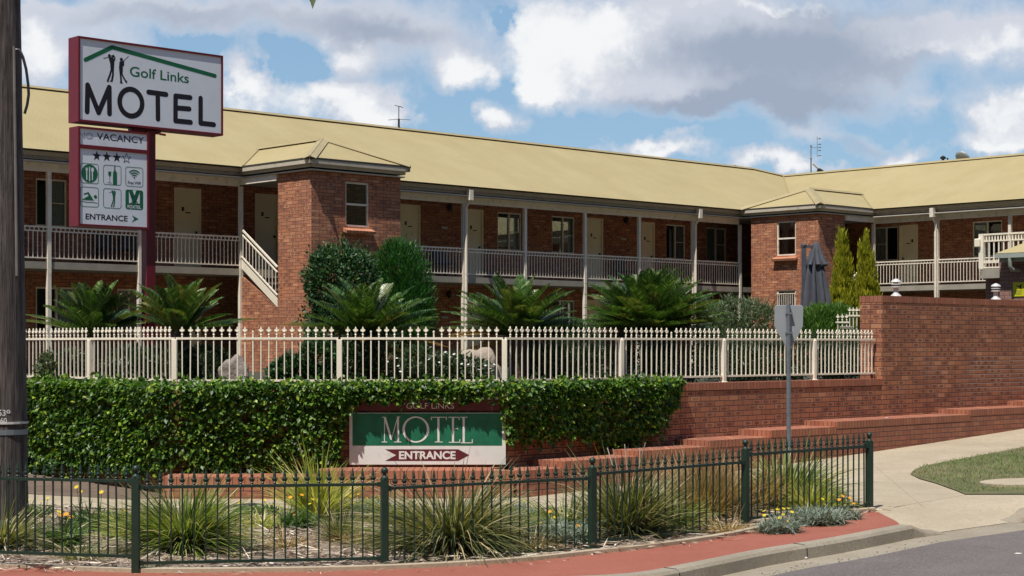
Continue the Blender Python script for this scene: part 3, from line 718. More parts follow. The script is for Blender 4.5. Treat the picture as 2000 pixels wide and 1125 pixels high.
D_ = N_*rng.uniform(.2, .8, (n, 1))+np.array([0, 0, -1.])*rng.uniform(.1, 1.1, (n, 1))+rng.normal(0, .6, (n, 3))
NN = N_*.6+np.array([0, 0, 1.])*rng.uniform(.2, 1.2, (n, 1))+rng.normal(0, .35, (n, 3))
L_ = rng.uniform(.055, .105, n)
ns = 900; k_ = rng.choice(np.where(P_[:, 2] > 1.42)[0], ns); Ps_ = P_[k_]+np.array([0, 0, 1.])*rng.uniform(0, .07, (ns, 1))+N_[k_]*rng.uniform(0, .05, (ns, 1))
P_ = np.concatenate([P_, Ps_]); N_ = np.concatenate([N_, N_[k_]]); D_ = np.concatenate([D_, rng.normal(0, .6, (ns, 3))+np.array([0, 0, .8])]); NN = np.concatenate([NN, NN[k_]]); L_ = np.concatenate([L_, rng.uniform(.05, .09, ns)]); n = len(P_)
V, F = leafV(P_, D_, NN, L_, L_*rng.uniform(.55, .75, n), .14)
from_np('leaves', V-np.array([[-2, 24.0, 0]]), F, M['ivy'], ivy)
# woody stems against the brick
m = MB((-2, 24, 0))
for k in range(70):
    l = random.uniform(0, 14); segs = []
    for q in range(8):
        ll = l+math.sin(q*1.3+k)*.12; z = .1+q*.19
        if ll < 5.6: p = A1+VX*(5.6-ll)+Nl*.04
        elif ll < 10.44: p = A1+Vector((ll-5.6, 0, 0))+Nf*.04
        else: p = A0+UX*(ll-10.44)+Nr*.04
        pxx = 1000+FP*p.x/p.y; pyy = HY-(z-CZ)*FP/p.y
        if pyy < ivy_bottom(pxx)-6: segs.append((p.x, p.y, z))
    if len(segs) > 2: m.tube(segs, .008, 5)
m.build('stem', M['trunk'], ivy)

# ------------------------------------------------------------------ lettering tools (flat cut shapes with 3 mm thickness)
class Face:
    """a vertical sign face: a runs right, b runs up; strokes are built proud of it"""
    def __init__(s, fn): s.fn = fn; s.k = 0; s.mb = {}
    def m(s, mat):
        if mat not in s.mb: s.mb[mat] = MB()
        return s.mb[mat]
    def polyp(s, pts, mat, lift=.004):
        s.k += 1; off = lift*.3+(s.k % 40)*.00002
        f = [s.fn(a, b_, off) for a, b_ in pts]; g_ = [s.fn(a, b_, off-.001) for a, b_ in pts]
        m = s.m(mat); n = len(m.v); k = len(pts); m.v += [Vector(p) for p in f]+[Vector(p) for p in g_]
        m.f.append(tuple(range(n, n+k)))
        for i in range(k): j = (i+1) % k; m.f.append((n+i, n+k+i, n+k+j, n+j))
    def stroke(s, pts, w, mat, lift=.004, rnd=True):
        for (x0, y0), (x1, y1) in zip(pts[:-1], pts[1:]):
            an = math.atan2(y1-y0, x1-x0); r = w/2; q = []
            if rnd:
                for k in range(9): a = an+math.pi/2+math.pi*k/8; q.append((x0+r*math.cos(a), y0+r*math.sin(a)))
                for k in range(9): a = an-math.pi/2+math.pi*k/8; q.append((x1+r*math.cos(a), y1+r*math.sin(a)))
            else:
                c, s_ = math.cos(an+math.pi/2)*r, math.sin(an+math.pi/2)*r
                q = [(x0+c, y0+s_), (x0-c, y0-s_), (x1-c, y1-s_), (x1+c, y1+s_)]
            s.polyp(q, mat, lift)
    def ring(s, cx, cy, rx, ry, w, mat, lift=.004, a0=0, a1=2*math.pi, n=40, wx=None):
        s.k += 1; off = lift*.3+(s.k % 40)*.00002; m = s.m(mat); b0 = len(m.v); wx = wx or w
        for k in range(n+1):
            a = a0+(a1-a0)*k/n; c, q = math.cos(a), math.sin(a)
            m.v += [Vector(s.fn(cx+(rx-wx/2)*c, cy+(ry-w/2)*q, off)), Vector(s.fn(cx+(rx+wx/2)*c, cy+(ry+w/2)*q, off))]
        for k in range(n): i = b0+2*k; m.f.append((i, i+1, i+3, i+2))
    def disc(s, cx, cy, r, mat, lift=.004, ry=None, n=24):
        ry = ry or r; s.polyp([(cx+r*math.cos(a), cy+ry*math.sin(a)) for a in np.linspace(0, 2*math.pi, n, endpoint=False)], mat, lift)
    def rrect(s, cx, cy, hx, hy, rad):
        q = []
        for sx, sy, a0 in ((1, 1, 0), (-1, 1, 90), (-1, -1, 180), (1, -1, 270)):
            for k in range(6): a = R(a0+18*k); q.append((cx+sx*(hx-rad)+rad*math.cos(a), cy+sy*(hy-rad)+rad*math.sin(a)))
        return q
    def frame(s, cx, cy, hx, hy, rad, w, mat, lift=.004):
        o = s.rrect(cx, cy, hx, hy, rad); i_ = s.rrect(cx, cy, hx-w, hy-w, rad-w); s.k += 1; off = lift*.3+(s.k % 40)*.00002
        m = s.m(mat); b0 = len(m.v); n = len(o)
        for a, b_ in zip(o, i_): m.v += [Vector(s.fn(*a, off)), Vector(s.fn(*b_, off))]
        for k in range(n): i = b0+2*k; j = b0+2*((k+1) % n); m.f.append((i, j, j+1, i+1))
    def text(s, body, a0, b0, w, h, mat, lift=.004, bold=0., italic=False):
        cu_ = bpy.data.curves.new('t', 'FONT'); cu_.body = body; cu_.offset = bold; cu_.resolution_u = 6
        to = bpy.data.objects.new('t', cu_); C.objects.link(to); bpy.context.view_layer.update()
        dg = bpy.context.evaluated_depsgraph_get(); me = bpy.data.meshes.new_from_object(to.evaluated_get(dg))
        vs = [v.co.copy() for v in me.vertices]; fs = [tuple(p.vertices) for p in me.polygons]
        bpy.data.objects.remove(to); bpy.data.curves.remove(cu_); bpy.data.meshes.remove(me)
        x0, x1 = min(v.x for v in vs), max(v.x for v in vs); y0, y1 = min(v.y for v in vs), max(v.y for v in vs)
        m = s.m(mat); n = len(m.v)
        m.v += [Vector(s.fn(a0+(v.x-x0)/(x1-x0)*w, b0+(v.y-y0)/(y1-y0)*h, lift*.3)) for v in vs]
        m.f += [tuple(i+n for i in f) for f in fs]
    def done(s, names, parent):
        for mat, m in s.mb.items(): m.build(names.get(mat, 'lettering'), M[mat], parent)

# ------------------------------------------------------------------ tall motel sign (stands on a red post)
SX0, SY0 = -6.94, 27.0
def FS(px, py):
    k = (px-1000)/FP; s = (k*SY0-SX0)/(.7273-.6863*k); Y = SY0+.6863*s; return s, CZ+(HY-py)*Y/FP
sroot = thing('motel_sign', 'tall roadside sign, white name board over a smaller facilities board on a dark red post', 'sign', (SX0, SY0, 1.42), ANG)
SZ = 1.42
ps, pw = 1.384, .15
m = MB(); m.box((ps-.085, pw-.085, 0), (ps+.085, pw+.085, 5.66-SZ)); m.box((ps-.17, pw-.17, -.02), (ps+.17, pw+.17, .03))
m.build('post', M['red'], sroot, bevel=.006)
m = MB(); m.box((ps-.35, pw-.06, 5.675-SZ-.05), (ps+.2, pw+.06, 5.675-SZ)); m.tube([(ps-.42, .03, 5.60-SZ), (ps-.30, .03, 5.67-SZ)], .015, 6); m.tube([(ps+.1, -.02, 5.61-SZ), (ps+.22, -.02, 5.60-SZ)], .02, 6)
m.build('bracket', M['red'], sroot)
def cabinet(s0, s1, z0, z1, th, name):
    f = .035
    m = MB(); m.box((s0, .012, z0), (s1, th, z1))
    o = m.build(name, M['red'], sroot)
    m = MB(); m.box((s0, -.02, z0), (s0+f, .0115, z1)); m.box((s1-f, -.02, z0), (s1, .0115, z1)); m.box((s0+f+.0004, -.02, z0), (s1-f-.0004, .0115, z0+f)); m.box((s0+f+.0004, -.02, z1-f), (s1-f-.0004, .0115, z1))
    m.build('frame', M['red'], o); return o
zt, zb = CZ+(HY-70)*SY0/FP-SZ, CZ+(HY-237)*SY0/FP-SZ
cab = cabinet(0, 2.74, zb, zt, .30, 'name_cabinet')
m = MB(); m.box((.0352, -.004, zb+.0352), (2.7048, .011, zt-.0352)); m.build('panel', M['face'], cab)
z1t, z1b = CZ+(HY-246)*SY0/FP-SZ, CZ+(HY-441)*SY0/FP-SZ
cab2 = cabinet(0, 1.295, z1b, z1t, .28, 'facility_cabinet')
_, zm1 = FS(152, 282); _, zm2 = FS(152, 288); zm1 -= SZ; zm2 -= SZ
m = MB(); m.box((.036, -.019, zm2-.01), (1.259, .0112, zm1+.005)); m.build('frame', M['red'], cab2)
m = MB(); m.box((.0352, -.004, z1b+.0352), (1.2598, .011, zm2-.0104)); m.box((.34, -.004, zm1+.0054), (1.2598, .011, z1t-.0352)); m.build('panel', M['face'], cab2)
m = MB(); m.box((.0352, -.003, zm1+.0054), (.3396, .011, z1t-.0352)); m.build('unlit_panel', M['face_grey'] if False else M['face'], cab2)
def fn(a, b_, off): return (a, -.004-off, b_-SZ)
fc = Face(fn)
def q1(x, y): return FS(x/3.75, 40+y/3.75)          # photo crop coordinates
def seq(*p): return [q1(*a) for a in p]
tw = .086
fc.stroke(seq((637, 668), (641, 473)), tw, 'ink'); fc.stroke(seq((641, 473), (721, 675)), tw, 'ink'); fc.stroke(seq((721, 675), (799, 490)), tw, 'ink'); fc.stroke(seq((799, 490), (801, 683)), tw, 'ink')
c = q1(958, 602); ex = q1(1040, 602)[0]-c[0]; ey = c[1]-q1(958, 700)[1]; fc.ring(c[0], c[1], ex, ey, tw, 'ink')
fc.stroke(seq((1087, 525), (1215, 542)), tw, 'ink'); fc.stroke(seq((1154, 533), (1156, 722)), tw, 'ink')
fc.stroke(seq((1285, 553), (1284, 735)), tw, 'ink'); fc.stroke(seq((1285, 553), (1392, 565)), tw, 'ink'); fc.stroke(seq((1285, 640), (1385, 648)), tw, 'ink'); fc.stroke(seq((1284, 735), (1395, 746)), tw, 'ink')
fc.stroke(seq((1468, 570), (1468, 752)), tw, 'ink'); fc.stroke(seq((1468, 752), (1565, 763)), tw, 'ink')
fc.stroke(seq((625, 288), (820, 196)), .068, 'sgreen'); fc.stroke(seq((820, 196), (1573, 406)), .068, 'sgreen')
def txt(body, x0, yb, x1, yt, mat, bold=0., cc=q1, **k):
    a, b_ = cc(x0, yb); a1, t_ = cc(x0, yt); e, _ = cc(x1, yb); fc.text(body, a, b_, e-a, t_-b_, mat, bold=bold, **k)
txt('Golf Links', 950, 408, 1382, 334, 'sgreen', .012)
def golfer1(cc, mat, x, y, k=1.):
    def s(*p): return [cc(x+a*k, y+b_*k) for a, b_ in p]
    u = .0024*k*(1 if cc is q1 else .75)
    fc.disc(*s((0, 0))[0], 11*u, mat)
    fc.polyp(s((-6, 12), (10, 10), (32, 20), (36, 40), (34, 95), (20, 110), (8, 95), (6, 60), (-2, 30)), mat, .0042)
    fc.stroke(s((12, 20), (28, 8), (30, -2), (18, 2)), 9*u, mat); fc.stroke(s((30, -2), (40, 14), (36, 36)), 9*u, mat)
    fc.stroke(s((18, 92), (4, 140), (-12, 182)), 13*u, mat); fc.stroke(s((26, 92), (26, 140), (18, 182)), 14*u, mat)
    fc.stroke(s((-16, 186), (-6, 188)), 7*u, mat); fc.stroke(s((6, 186), (20, 188)), 7*u, mat)
    fc.stroke(s((24, 0), (-30, 16), (-42, 18)), 3.5*u, mat)
golfer1(q1, 'ink', 800, 258)
def golfer2(x, y):
    def s(*p): return [q1(x+a, y+b_) for a, b_ in p]
    u = .0024
    fc.disc(*s((0, 0))[0], 12*u, 'ink'); fc.polyp(s((-14, 14), (8, 12), (20, 26), (20, 44), (10, 50), (10, 90), (6, 105), (-14, 100), (-18, 60)), 'ink', .0042)
    fc.stroke(s((-8, 95), (-4, 130), (-2, 168)), 13*u, 'ink'); fc.stroke(s((0, 95), (14, 130), (36, 166)), 11*u, 'ink'); fc.stroke(s((-8, 170), (6, 171)), 7*u, 'ink'); fc.stroke(s((34, 170), (40, 158)), 6*u, 'ink')
    fc.stroke(s((-4, 24), (14, 34), (18, 12)), 8*u, 'ink'); fc.stroke(s((12, 14), (52, -24)), 3.5*u, 'ink')
golfer2(888, 286)
fc.done({'ink': 'black_lettering', 'sgreen': 'green_lettering'}, cab)
fc = Face(fn)
def q2(x, y): return FS(130+x/5.111, 240+y/5.111)
txt('VACANCY', 300, 165, 772, 98, 'ink', .012, q2)
txt('NO', 122, 150, 262, 88, 'faint', .02, q2)
def star(x, y, r, filled):
    c = q2(x, y); rr = r*.0021
    p = [(c[0]+rr*(1 if k % 2 == 0 else .42)*math.sin(k*math.pi/5), c[1]+rr*(1 if k % 2 == 0 else .42)*math.cos(k*math.pi/5)) for k in range(10)]
    if filled: fc.polyp(p, 'ink')
    else: fc.stroke(p+[p[0]], .009, 'ink')
for x, y, f in ((300, 330, 1), (400, 338, 1), (500, 346, 1), (597, 355, 0)): star(x, y, 40, f)
cells = [(228, 505), (455, 522), (675, 540), (228, 740), (455, 755), (675, 768)]
cc_ = [q2(*c) for c in cells]; hx = (q2(228+92, 505)[0]-q2(228-92, 505)[0])/2; hy = (q2(228, 405)[1]-q2(228, 605)[1])/2
for i, c in enumerate(cc_[:5]): fc.frame(c[0], c[1], hx, hy, .045, .009, 'sgreen')
x, y = cc_[0]; fc.disc(x, y, .147, 'sgreen')
for dx in (-.05, 0, .05): fc.stroke([(x+dx, y-.12+abs(dx)*.4), (x+dx, y+.10-abs(dx)*.4)], .018, 'face', .0095)
fc.disc(x+.052, y+.062, .026, 'face', .0098, .036); fc.stroke([(x-.066, y+.09), (x-.066, y+.045)], .006, 'face', .0098); fc.stroke([(x-.034, y+.09), (x-.034, y+.045)], .006, 'face', .0098)
x, y = cc_[1]
fc.polyp([(x+.012, y-.155), (x+.012, y+.04), (x+.035, y+.085), (x+.035, y+.15), (x+.055, y+.15), (x+.055, y+.085), (x+.085, y+.04), (x+.085, y-.155)], 'sgreen')
fc.polyp([(x-.075, y+.055), (x-.02, y+.055), (x-.022, y+.0), (x-.042, y-.03), (x-.052, y-.03), (x-.073, y+.0)], 'sgreen'); fc.stroke([(x-.047, y-.03), (x-.047, y-.125)], .006, 'sgreen'); fc.stroke([(x-.08, y-.125), (x-.014, y-.125)], .006, 'sgreen')
x, y = cc_[2]
for r_ in (.05, .088, .128): fc.ring(x, y-.02, r_, r_, .02, 'sgreen', a0=R(42), a1=R(138), n=16)
fc.disc(x, y-.012, .014, 'sgreen'); fc.text('Free WiFi', x-.12, y-.125, .24, .052, 'ink', bold=.015)
x, y = cc_[3]
fc.polyp([(x-.14, y-.05), (x-.02, y+.015), (x-.035, y+.05), (x-.10, y+.03), (x-.105, y+.05), (x-.02, y+.08), (x+.075, y-.05)], 'sgreen'); fc.disc(x+.105, y+.01, .028, 'sgreen'); fc.stroke([(x-.145, y-.075), (x-.05, y-.085), (x+.05, y-.08), (x+.14, y-.09)], .008, 'sgreen')
golfer1(q2, 'sgreen', 455, 682, .82)
x, y = cc_[5]; fc.polyp(fc.rrect(x, y, hx, hy, .04), 'sgreen', .003)
fc.polyp([(x-.10, y+.13), (x-.10, y-.06), (x-.03, y-.06)], 'face', .009); fc.polyp([(x+.10, y+.13), (x+.10, y-.06), (x+.03, y-.06)], 'face', .009)
fc.polyp([(x-.07, y+.16), (x+.07, y+.16), (x+.03, y+.06), (x-.03, y+.06)], 'sgreen', .0125); fc.polyp([(x-.035, y+.155), (x+.035, y+.155), (x, y+.07)], 'face', .0165)
fc.stroke([(x-.09, y+.14), (x+.06, y-.06)], .014, 'sgreen', .0205); fc.stroke([(x+.09, y+.14), (x-.06, y-.06)], .014, 'sgreen', .0205)
fc.text('FOXTEL', x-.125, y-.145, .25, .055, 'face', .009, bold=.02)
txt('ENTRANCE', 188, 962, 608, 903, 'ink', .02, q2)
fc.polyp([q2(650, 922), q2(716, 958), q2(650, 992), q2(674, 958)], 'sgreen')
fc.done({'ink': 'black_lettering', 'sgreen': 'green_symbols', 'faint': 'faint_lettering', 'face': 'white_symbols'}, cab2)

# ------------------------------------------------------------------ board on the retaining wall
bs = thing('entrance_board', 'green and white board with serif lettering and an arrow, fixed to the ivy wall', 'sign', (0, 24.09, .45))
def fb(a, b_, off): return (a, -.0175-off, b_-.45)
DS = 24.07
def FB(px, py): return ((px-1000)/FP*DS, CZ+(HY-py)*DS/FP)
m = MB((0, 24.09, .45)); a, b_ = FB(682, 908); c, d = FB(988, 806); m.box((a, 24.075, b_), (c, 24.135, d)); m.build('board', M['bwhite'], bs, bevel=.006)
m = MB((0, 24.09, .45)); a, b_ = FB(692, 802); c, d = FB(977, 780); m.box((a, 24.085, b_), (c, 24.135, d)); m.build('top_board', M['bred'], bs)
m = MB((0, 24.09, .45)); a, b_ = FB(692, 780.); c, d = FB(977, 776); m.box((a, 24.07, b_+.0005), (c, 24.135, d)); m.build('trim', M['bwhite'], bs)
fc = Face(fb)
def q3(x, y): return FB(600+x/2.922, 740+y/2.922)
fc.polyp([q3(258, 197), q3(1112, 197), q3(1112, 381), q3(258, 381)], 'bgreen', -.003)
def st(w, *p): fc.stroke([q3(*a) for a in p], w, 'bwhite', rnd=False)
th_, tn = .030, .011
st(tn, (441, 219), (441, 360)); st(th_, (443, 219), (480, 345)); st(tn, (480, 348), (516, 219)); st(th_, (518, 217), (518, 360))
st(tn, (425, 360), (456, 360)); st(tn, (496, 360), (537, 360)); st(tn, (427, 219), (446, 219)); st(tn, (512, 217), (530, 217))
c = q3(620, 289); fc.ring(c[0], c[1], q3(690, 289)[0]-c[0], c[1]-q3(620, 360)[1], .020, 'bwhite', wx=.034)
st(th_, (749, 219), (749, 360)); st(tn, (706, 219), (795, 219)); st(tn, (708, 217), (708, 235)); st(tn, (794, 217), (794, 235)); st(tn, (728, 360), (774, 360))
st(th_, (832, 219), (832, 362)); st(tn, (806, 219), (868, 219)); st(tn, (832, 285), (860, 285)); st(tn, (808, 362), (872, 362)); st(tn, (871, 345), (871, 362)); st(tn, (867, 219), (867, 234))
st(th_, (893, 219), (893, 365)); st(tn, (874, 219), (914, 219)); st(tn, (876, 365), (943, 365)); st(tn, (942, 345), (942, 366))
fc.polyp([q3(445, 402), q3(862, 402), q3(925, 435), q3(862, 468), q3(445, 468), q3(508, 435)], 'bred', -.003)
a, b_ = q3(524, 459); e, t_ = q3(847, 412); fc.text('ENTRANCE', a, b_, e-a, t_-b_, 'bwhite', .006, bold=.035)
a, b_ = q3(566, 170); e, t_ = q3(838, 138); fc.text('GOLF LINKS', a, b_, e-a, t_-b_, 'bwhite', -.009, bold=-.004)
for mat, m in fc.mb.items():
    for v in m.v: v.y += 0
    m.build({'bgreen': 'green_panel', 'bwhite': 'white_lettering', 'bred': 'arrow', 'faint': 'pale_lettering'}[mat], M[mat], bs)

# ------------------------------------------------------------------ the motel
GZ = 1.42
MX, MY = -7.066, 44.0
motel = thing('motel_building', 'two-storey red brick motel with cream verandah railings and a long pale yellow iron roof', 'motel', (MX, MY, GZ), ANG)
def up(h): return h+CZ-GZ                                  # height above the eye -> local height
def on_w(px, py, w):
    k = (px-1000)/FP; x0 = MX-.6863*w; y0 = MY+.7273*w; s = (k*y0-x0)/(.7273-.6863*k); Y = y0+.6863*s
    return s, CZ+(HY-py)*Y/FP-GZ
def on_s(px, py, s):
    k = (px-1000)/FP; x0 = MX+.7273*s; y0 = MY+.6863*s; w = (x0-k*y0)/(.6863+.7273*k); Y = y0+.7273*w
    return w, CZ+(HY-py)*Y/FP-GZ
SLAB = up(1.96); EAVE = up(4.6); RIDGE = up(6.79); RR = up(6.56); APEX = up(5.29)
SR = 23.5; SL0 = -15.; WE = -17.; WW = 1.5
def wallgrid(m, axis, pos, lo, hi, z0, z1, holes, nrm, reveal=.11):
    """brick wall plane at `pos` with openings (a0,a1,b0,b1); axis 's': plane w=pos, axis 'w': plane s=pos; reveals go inwards"""
    A = sorted(set([lo, hi]+[h[0] for h in holes]+[h[1] for h in holes])); Bz = sorted(set([z0, z1]+[h[2] for h in holes]+[h[3] for h in holes]))
    def pt(a, z, d=0.): return (a, pos+d*nrm, z) if axis == 's' else (pos+d*nrm, a, z)
    for i in range(len(A)-1):
        for j in range(len(Bz)-1):
            ca, cz_ = (A[i]+A[i+1])/2, (Bz[j]+Bz[j+1])/2
            if any(h[0] < ca < h[1] and h[2] < cz_ < h[3] for h in holes): continue
            m.poly([pt(A[i], Bz[j]), pt(A[i+1], Bz[j]), pt(A[i+1], Bz[j+1]), pt(A[i], Bz[j+1])])
    for a0, a1, b0, b1 in holes:
        for p, q in (((a0, b0), (a1, b0)), ((a1, b0), (a1, b1)), ((a1, b1), (a0, b1)), ((a0, b1), (a0, b0))):
            m.poly([pt(*p), pt(*q), pt(*q, reveal), pt(*p, reveal)])
def bx(m, axis, a0, a1, p0, p1, z0, z1):
    if axis == 's': m.box((a0, min(p0, p1), z0), (a1, max(p0, p1), z1))
    else: m.box((min(p0, p1), a0, z0), (max(p0, p1), a1, z1))
def door(axis, pos, nrm, h):
    a0, a1, z0, z1 = h; m = MB(); e = .045
    bx(m, axis, a0+e, a1-e, pos+nrm*.05, pos+nrm*.09, z0, z1-e); d = m.build('door', M['door'], motel)
    m = MB(); bx(m, axis, a0+.0015, a0+e-.002, pos-nrm*.003, pos+nrm*.10, z0, z1-.0015); bx(m, axis, a1-e+.002, a1-.0015, pos-nrm*.003, pos+nrm*.10, z0, z1-.0015); bx(m, axis, a0+e, a1-e, pos-nrm*.003, pos+nrm*.10, z1-e, z1-.0015)
    m.build('frame', M['door'], d)
    m = MB(); k = a1-.14; c = (k, pos+nrm*.02, z0+1.0) if axis == 's' else (pos+nrm*.02, k, z0+1.0)
    m.lathe(c, [(.005, -.035), (.03, -.02), (.035, 0), (.03, .02), (.005, .035)], 8); m.build('handle', M['dark'], d)
    m = MB(); am = (a0+a1)/2-.12; bx(m, axis, am-.035, am+.035, pos+nrm*.044, pos+nrm*.052, z0+1.55, z0+1.66); bx(m, axis, am+.08, am+.24, pos+nrm*.044, pos+nrm*.052, z0+1.50, z0+1.53)
    m.build('number_plate', M['dark'], d)
def glassmat():
    m, b, p = newmat('window_glass'); t = b.n('ShaderNodeBsdfTransparent', inp={0: (.80, .83, .83, 1)}); g = b.n('ShaderNodeBsdfGlossy', inp={'Roughness': .03, 'Color': (.85, .88, .9, 1)})
    fr = b.n('ShaderNodeFresnel', inp={0: 1.6}); mx = b.n('ShaderNodeMixShader'); b.link(b.m('MULTIPLY', fr.outputs[0], .55), mx.inputs[0]); b.link(t.outputs[0], mx.inputs[1]); b.link(g.outputs[0], mx.inputs[2])
    b.link(mx.outputs[0], m.node_tree.nodes['Material Output'].inputs[0]); return m
M['glass'] = glassmat()
def window(axis, pos, nrm, h, kind='slide', curtain=.5, sill=False):
    a0, a1, z0, z1 = h; e = .045; m = MB(); q0, q1_ = pos+nrm*.03, pos+nrm*.085
    bx(m, axis, a0+.001, a0+e, q0, q1_, z0+.001, z1-.001); bx(m, axis, a1-e, a1-.001, q0, q1_, z0+.001, z1-.001)
    bx(m, axis, a0+e, a1-e, q0, q1_, z0+.001, z0+e); bx(m, axis, a0+e, a1-e, q0, q1_, z1-e, z1-.001)
    if kind == 'slide': c = (a0+a1)/2; bx(m, axis, c-.025, c+.025, q0-nrm*.003, q1_, z0+e, z1-e)
    c2 = z0+(z1-z0)*.5
    if kind == 'hung': bx(m, axis, a0+e, a1-e, q0-nrm*.003, q1_, c2-.025, c2+.025)
    else: bx(m, axis, (a0+a1)/2+.026, a1-e, q0+nrm*.003, q1_, c2-.012, c2+.012)
    f = m.build('window', M['cream'], motel)
    m = MB(); bx(m, axis, a0+e, a1-e, pos+nrm*.058, pos+nrm*.064, z0+e, z1-e); m.build('pane', M['glass'], f)
    if curtain:
        m = MB(); n = 26; c0, c1 = a0+(a1-a0)*(1-curtain), a1
        for k in range(n):
            t0, t1 = k/n, (k+1)/n; f0, f1 = .13+.02*math.sin(t0*40), .13+.02*math.sin(t1*40)
            P0 = (c0+(c1-c0)*t0, pos+nrm*f0); P1 = (c0+(c1-c0)*t1, pos+nrm*f1)
            if axis == 'w': P0 = P0[::-1]; P1 = P1[::-1]
            m.poly([(*P0, z0), (*P1, z0), (*P1, z1), (*P0, z1)])
        m.build('curtain', M['curtain'], f)
    if sill:
        m = MB(); s_ = .20
        if axis == 's': m.prism([(a0-.09, pos-nrm*.17, z0-.11), (a0-.09, pos+nrm*.10, z0+.0), (a0-.09, pos+nrm*.10, z0-.10), (a0-.09, pos-nrm*.15, z0-.18)], (a1-a0+.18, 0, 0))
        else: m.prism([(pos-nrm*.17, a0-.09, z0-.11), (pos+nrm*.10, a0-.09, z0+.0), (pos+nrm*.10, a0-.09, z0-.10), (pos-nrm*.15, a0-.09, z0-.18)], (0, a1-a0+.18, 0))
        m.build('sill', M['brick_sill'], f)
M['brick_sill'] = brick('brick_sill', bw=.11, bh=5., bond=0., blotch=0., cols=((.62,.26,.14),(.56,.22,.12),(.66,.29,.16)))
def hole(fn_, pos, x0, x1, y0, y1, zfix=None):
    a0, _ = fn_(x0, y0, pos); a1, _ = fn_(x1, y0, pos); am = ((x0+x1)/2)
    _, zt_ = fn_(am, y0, pos); _, zb_ = fn_(am, y1, pos)
    a0, a1 = min(a0, a1), max(a0, a1)
    return (a0, a1, zfix if zfix is not None else zb_, zt_)
# doors and windows of the long wing (plane w = WW)
dU = [hole(on_w, WW, a, b_, y, 520, SLAB+.001) for a, b_, y in ((340, 393, 365), (498, 545, 377), (780, 821, 400), (911, 944, 408), (1146, 1178, 425), (1253, 1279, 432))]
DH = SLAB+2.16
dU = [(a, b_, c, DH) for a, b_, c, d in dU]
wU = [hole(on_w, WW, a, b_, y0, y1) for a, b_, y0, y1 in ((70, 131, 347, 441), (972, 1019, 416, 488), (1078, 1123, 422, 492), (1301, 1339, 437, 503), (1380, 1419, 443, 508))]
zs0, zs1 = SLAB+.95, DH-.02
wU = [(a, b_, zs0, zs1) for a, b_, c, d in wU]
extra = [(-13.5, -12.6, SLAB+.001, DH), (-11.9, -10.5, zs0, zs1)]
doors_u = dU+[extra[0]]; wins_u = wU+[extra[1]]
dL = [(a, b_, .001, 2.15) for a, b_, c, d in (dU[0], dU[2], dU[3], dU[4])]
wL = [hole(on_w, WW, 70, 152, 556, 640), hole(on_w, WW, 229, 277, 558, 640)]
wL = [(a, b_, .95, 2.12) for a, b_, c, d in wL]+[(a, b_, .95, 2.12) for a, b_, c, d in wU[1:]]
mb = MB(); wallgrid(mb, 's', WW, SL0, SR+1.5, 0, EAVE-.02, doors_u+wins_u+dL+wL, 1)
WS = SR+1.5
# right wing plane s = WS : normal towards -s
dR = [hole(on_s, WS, 1756, 1793, 440, 520)]; dR = [(a, b_, SLAB+.001, DH) for a, b_, c, d in dR]+[]
wR = [hole(on_s, WS, 1899, 1957, 430, 500)]; wR = [(a, b_, zs0, zs1) for a, b_, c, d in wR]+[(-3.35, -2.35, zs0, zs1), (-12.5, -11.1, zs0, zs1)]
dRl = [(dR[0][0], dR[0][1], .001, 2.15)]; wRl = [(wR[0][0], wR[0][1], .95, 2.12)]
wallgrid(mb, 'w', WS, WE, WW, 0, EAVE-.02, dR+wR+dRl+wRl, 1)
# outer walls, so that rooms are closed
mb.poly([(SL0, 9, 0), (33, 9, 0), (33, 9, EAVE), (SL0, 9, EAVE)]); mb.poly([(SL0, WW, 0), (SL0, 9, 0), (SL0, 9, EAVE), (SL0, WW, EAVE)])
mb.poly([(33, 9, 0), (33, WE, 0), (33, WE, EAVE), (33, 9, EAVE)]); mb.poly([(WS, WE, 0), (33, WE, 0), (33, WE, EAVE), (WS, WE, EAVE)])
mb.build('wall', M['brick'], motel)
for h in doors_u+dL: door('s', WW, 1, h)
for i, h in enumerate(wins_u+wL): window('s', WW, 1, h, curtain=[.5, .46, .55, .5, .9, .62, .5, .85, .6, .5, .7][i % 11])
for h in dR+dRl: door('w', WS, 1, h)
for h in wR+wRl: window('w', WS, 1, h, curtain=.5)
# inner partitions / floors / ceilings
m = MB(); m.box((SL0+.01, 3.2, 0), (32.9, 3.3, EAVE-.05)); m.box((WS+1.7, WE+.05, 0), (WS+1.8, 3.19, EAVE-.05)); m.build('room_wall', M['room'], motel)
m = MB(); m.box((SL0, -.02, SLAB-.17), (SR+.02, WW-.002, SLAB)); m.box((SR-.02+.0401, WE, SLAB-.17), (WS-.002, WW-.002, SLAB-.0005)); m.build('verandah_slab', M['slab'], motel)
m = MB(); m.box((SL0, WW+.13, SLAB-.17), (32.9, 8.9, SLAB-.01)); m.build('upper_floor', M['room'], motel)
m = MB(); m.box((SL0, -.28, EAVE-.30), (WS-.002, WW-.003, EAVE-.27)); m.box((SR-.28, WE, EAVE-.3001), (WS-.002, -.2801, EAVE-.2701)); m.build('verandah_ceiling', M['soffit'], motel)
